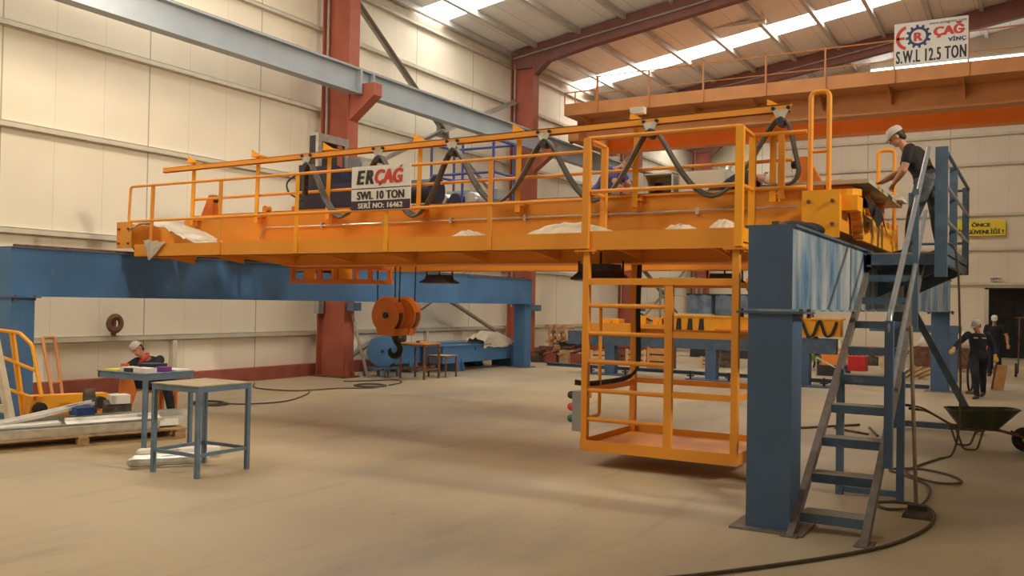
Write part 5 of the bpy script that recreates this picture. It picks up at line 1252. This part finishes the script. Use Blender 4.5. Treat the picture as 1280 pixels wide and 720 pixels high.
# man on the stair landing, leaning over the deck sheet (faces -X)
z0 = 2.565
person('person in black t-shirt, grey cap and faded jeans leaning from the stair landing', (-1.15, 12.05, z0), dict(
    an_r=(-1.36, 11.88, z0 + .075), an_l=(-1.03, 12.15, z0 + .075), toe_r=(-1, -.1, 0), toe_l=(-1, .1, 0),
    kn_r=(-1.32, 11.92, z0 + .48), kn_l=(-1.08, 12.14, z0 + .48), hip_r=(-1.20, 11.95, z0 + .89), hip_l=(-1.12, 12.12, z0 + .89),
    sh_l=(-1.36, 12.22, z0 + 1.28), sh_r=(-1.36, 11.86, z0 + 1.28), neck=(-1.45, 12.03, z0 + 1.35), head=(-1.53, 12.02, z0 + 1.47),
    el_r=(-1.42, 11.80, z0 + 1.02), wr_r=(-1.53, 11.92, z0 + .90), hd_r=(-1.60, 11.98, z0 + .83), el_l=(-1.54, 12.28, z0 + 1.06), wr_l=(-1.72, 12.15, z0 + .93), hd_l=(-1.80, 12.05, z0 + .90), curl_r=(.5, 0, 0)),
    TEE, JEANS, 'short', CAPG, HAIR, face=(-1, 0, -.35))
# man in blue behind the girders, bent forward to the right
z0 = 2.77
person('person with brown hair in blue t-shirt bending over the crane girders', (-6.1, 13.45, z0), dict(
    an_r=(-6.20, 13.35, z0 + .075), an_l=(-6.15, 13.65, z0 + .075), toe_r=(1, -.4, 0), toe_l=(1, .1, 0),
    kn_r=(-6.10, 13.33, z0 + .50), kn_l=(-6.06, 13.63, z0 + .50), hip_r=(-6.26, 13.36, z0 + .90), hip_l=(-6.24, 13.56, z0 + .90),
    sh_r=(-5.92, 13.20, z0 + 1.26), sh_l=(-5.92, 13.58, z0 + 1.32), neck=(-5.83, 13.39, z0 + 1.32), head=(-5.68, 13.35, z0 + 1.37),
    el_r=(-5.76, 13.12, z0 + 1.02), wr_r=(-5.56, 13.13, z0 + .86), hd_r=(-5.48, 13.13, z0 + .80), el_l=(-5.72, 13.6, z0 + 1.03), wr_l=(-5.56, 13.42, z0 + .84)),
    BLUT, WORK, 'short', None, HAIRB, face=(.75, -.45, -.5))
person('person in dark clothes and white cap bending low at the right end of the crane', (-4.0, 13.5, z0), dict(
    an_r=(-4.18, 13.36, z0 + .075), an_l=(-4.12, 13.66, z0 + .075), toe_r=(1, -.2, 0), toe_l=(1, .1, 0),
    kn_r=(-4.00, 13.34, z0 + .48), kn_l=(-4.00, 13.63, z0 + .48), hip_r=(-4.26, 13.37, z0 + .84), hip_l=(-4.24, 13.57, z0 + .84),
    sh_r=(-3.74, 13.20, z0 + 1.06), sh_l=(-3.74, 13.58, z0 + 1.09), neck=(-3.63, 13.38, z0 + 1.06), head=(-3.46, 13.32, z0 + 1.02),
    el_r=(-3.58, 13.12, z0 + .82), wr_r=(-3.36, 13.15, z0 + .70), el_l=(-3.56, 13.57, z0 + .84), wr_l=(-3.36, 13.42, z0 + .70)),
    WORK, WORK, 'long', CAPG, HAIR, face=(.25, -.7, -.7), cap_back=True)
# seated man at the left table, head bowed to the right
person('person in dark workwear and cap sitting behind the papered work table', (-12.2, 9.7, 0), dict(
    an_r=(-12.55, 9.35, .085), an_l=(-11.86, 9.72, .085), toe_r=(.3, -1, 0), toe_l=(.7, -.8, 0),
    kn_r=(-12.42, 9.36, .50), kn_l=(-11.84, 9.60, .53), hip_r=(-12.32, 9.82, .50), hip_l=(-12.12, 9.90, .50),
    sh_r=(-12.42, 9.50, .86), sh_l=(-12.04, 9.62, .90), neck=(-12.27, 9.50, .94), head=(-12.33, 9.42, 1.06),
    el_r=(-12.42, 9.20, .72), wr_r=(-12.22, 9.02, .70), hd_r=(-12.10, 8.95, .68), el_l=(-11.80, 9.38, .72), wr_l=(-11.95, 9.15, .68)),
    WORK, WORK, 'long', CAPG, HAIR, face=(.2, -1, -.25), cap_back=True, scarf=SGNR)
# walking man
person('person in navy workwear, grey cap and yellow gloves walking on the right', (-1.1, 22.35, 0), dict(
    an_r=(-1.14, 22.05, .085), an_l=(-1.05, 22.75, .11), toe_r=(-.3, -1, 0), toe_l=(-.2, -1, -.15),
    kn_r=(-1.18, 22.05, .49), kn_l=(-1.05, 22.42, .50), hip_r=(-1.22, 22.30, .90), hip_l=(-1.04, 22.36, .90),
    sh_r=(-1.33, 22.22, 1.38), sh_l=(-.96, 22.36, 1.38), neck=(-1.15, 22.25, 1.47), head=(-1.17, 22.20, 1.58),
    el_r=(-1.50, 22.15, 1.20), wr_r=(-1.60, 21.95, 1.06), hd_r=(-1.63, 21.88, 1.02), el_l=(-.84, 22.42, 1.12), wr_l=(-.80, 22.28, .92), hd_l=(-.79, 22.22, .84), curl_r=(.5, 0, 0), curl_l=(.5, 0, 0)),
    WORK, WORK, 'long', CAPG, HAIR, gloves=GLOV, face=(-.75, -1, -.1), badge=PAPER)
person('person in black t-shirt and white cap standing in front of the dark doorway', (-1.1, 30.1, 0), dict(
    an_r=(-1.22, 30.0, .085), an_l=(-.98, 30.15, .085), toe_r=(-.2, -1, 0), toe_l=(.2, -1, 0),
    kn_r=(-1.22, 30.03, .50), kn_l=(-1.0, 30.12, .50), hip_r=(-1.20, 30.1, .93), hip_l=(-1.01, 30.1, .93),
    sh_r=(-1.30, 30.08, 1.44), sh_l=(-.91, 30.08, 1.44), neck=(-1.11, 30.06, 1.52), head=(-1.11, 30.02, 1.65),
    el_r=(-1.38, 30.05, 1.15), wr_r=(-1.34, 29.92, .92), el_l=(-.78, 30.08, 1.16), wr_l=(-.76, 29.92, .95)),
    TEE, WORK, 'short', WHT, HAIR, face=(0, -1, -.1))
person('person in dark workwear standing behind the far bench, only the legs showing', (-6.1, 29.3, 0), dict(
    an_r=(-6.28, 29.25, .085), an_l=(-5.98, 29.35, .085), toe_r=(-.2, -1, 0), toe_l=(.6, -1, 0),
    kn_r=(-6.27, 29.25, .50), kn_l=(-5.98, 29.33, .50), hip_r=(-6.22, 29.3, .92), hip_l=(-6.03, 29.3, .92),
    sh_r=(-6.32, 29.2, 1.40), sh_l=(-5.94, 29.2, 1.40), neck=(-6.13, 29.18, 1.48), head=(-6.13, 29.12, 1.60),
    el_r=(-6.38, 29.0, 1.15), wr_r=(-6.28, 28.75, 1.05), el_l=(-5.88, 29.0, 1.15), wr_l=(-5.98, 28.75, 1.05)),
    WORK, WORK, 'long', None, HAIR, face=(0, -1, -.3))
t = thing('timber_board', 'brown wooden board standing on the floor beside the walking person', 'board', (-.72, 24.6, 0))
MB().prism([(-.93, 24.55, .02), (-.70, 24.55, .02), (-.62, 24.6, .62), (-.84, 24.6, .62)], (0, .06, 0)).build('board', WOODO, t)
MB().prism([(-.98, 24.63, .02), (-.93, 24.63, .02), (-.84, 24.68, .62), (-.89, 24.68, .62)], (0, .06, 0)).build('batten', RUST, t)
# ================================================================ light
def lamp(x, y, z, power, col=(1, .84, .62), size=.6, tgt=None, spot=None):
    ld = bpy.data.lights.new('unseen_lamp', 'SPOT' if spot else 'POINT'); ld.energy = power; ld.color = col; ld.shadow_soft_size = size
    if spot: ld.spot_size = math.radians(spot); ld.spot_blend = .6
    o = bpy.data.objects.new('unseen_lamp', ld); COL.objects.link(o); o.location = (x, y, z)
    if tgt: o.rotation_euler = (V(tgt) - V((x, y, z))).to_track_quat('-Z', 'Y').to_euler()
    return o
# warm unseen lamps added over the left half to brighten wall and floor
for x, y, z, p in ((-5.0, -1.0, 9.6, 140), (-10.0, 0.0, 9.6, 330), (-12.6, 9.3, 7.7, 280), (-9, 20, 9.6, 160)):
    lamp(x, y, z, p, (1, .84, .62), .35)
# two floodlights high on the right side of the hall, aimed across to the left wall
lamp(9.0, 8.0, 9.0, 4600, (1, .86, .66), .5, (-14, 12, 2), 52)
lamp(9.0, 20.0, 9.0, 1800, (1, .86, .66), .5, (-13, 20, 1), 55)
w = bpy.data.worlds.new('world'); S.world = w; w.use_nodes = True
bg_ = w.node_tree.nodes['Background']; bg_.inputs[0].default_value = (.9, .95, 1, 1); bg_.inputs[1].default_value = .3
S.view_settings.view_transform = 'Standard'; S.view_settings.look = 'None'; S.view_settings.gamma = 1.0; S.view_settings.use_curve_mapping = False
S.view_settings.exposure = 0.30
S.cycles.use_denoising = True
S.cycles.max_bounces = 8; S.cycles.diffuse_bounces = 5; S.cycles.sample_clamp_indirect = 4.0
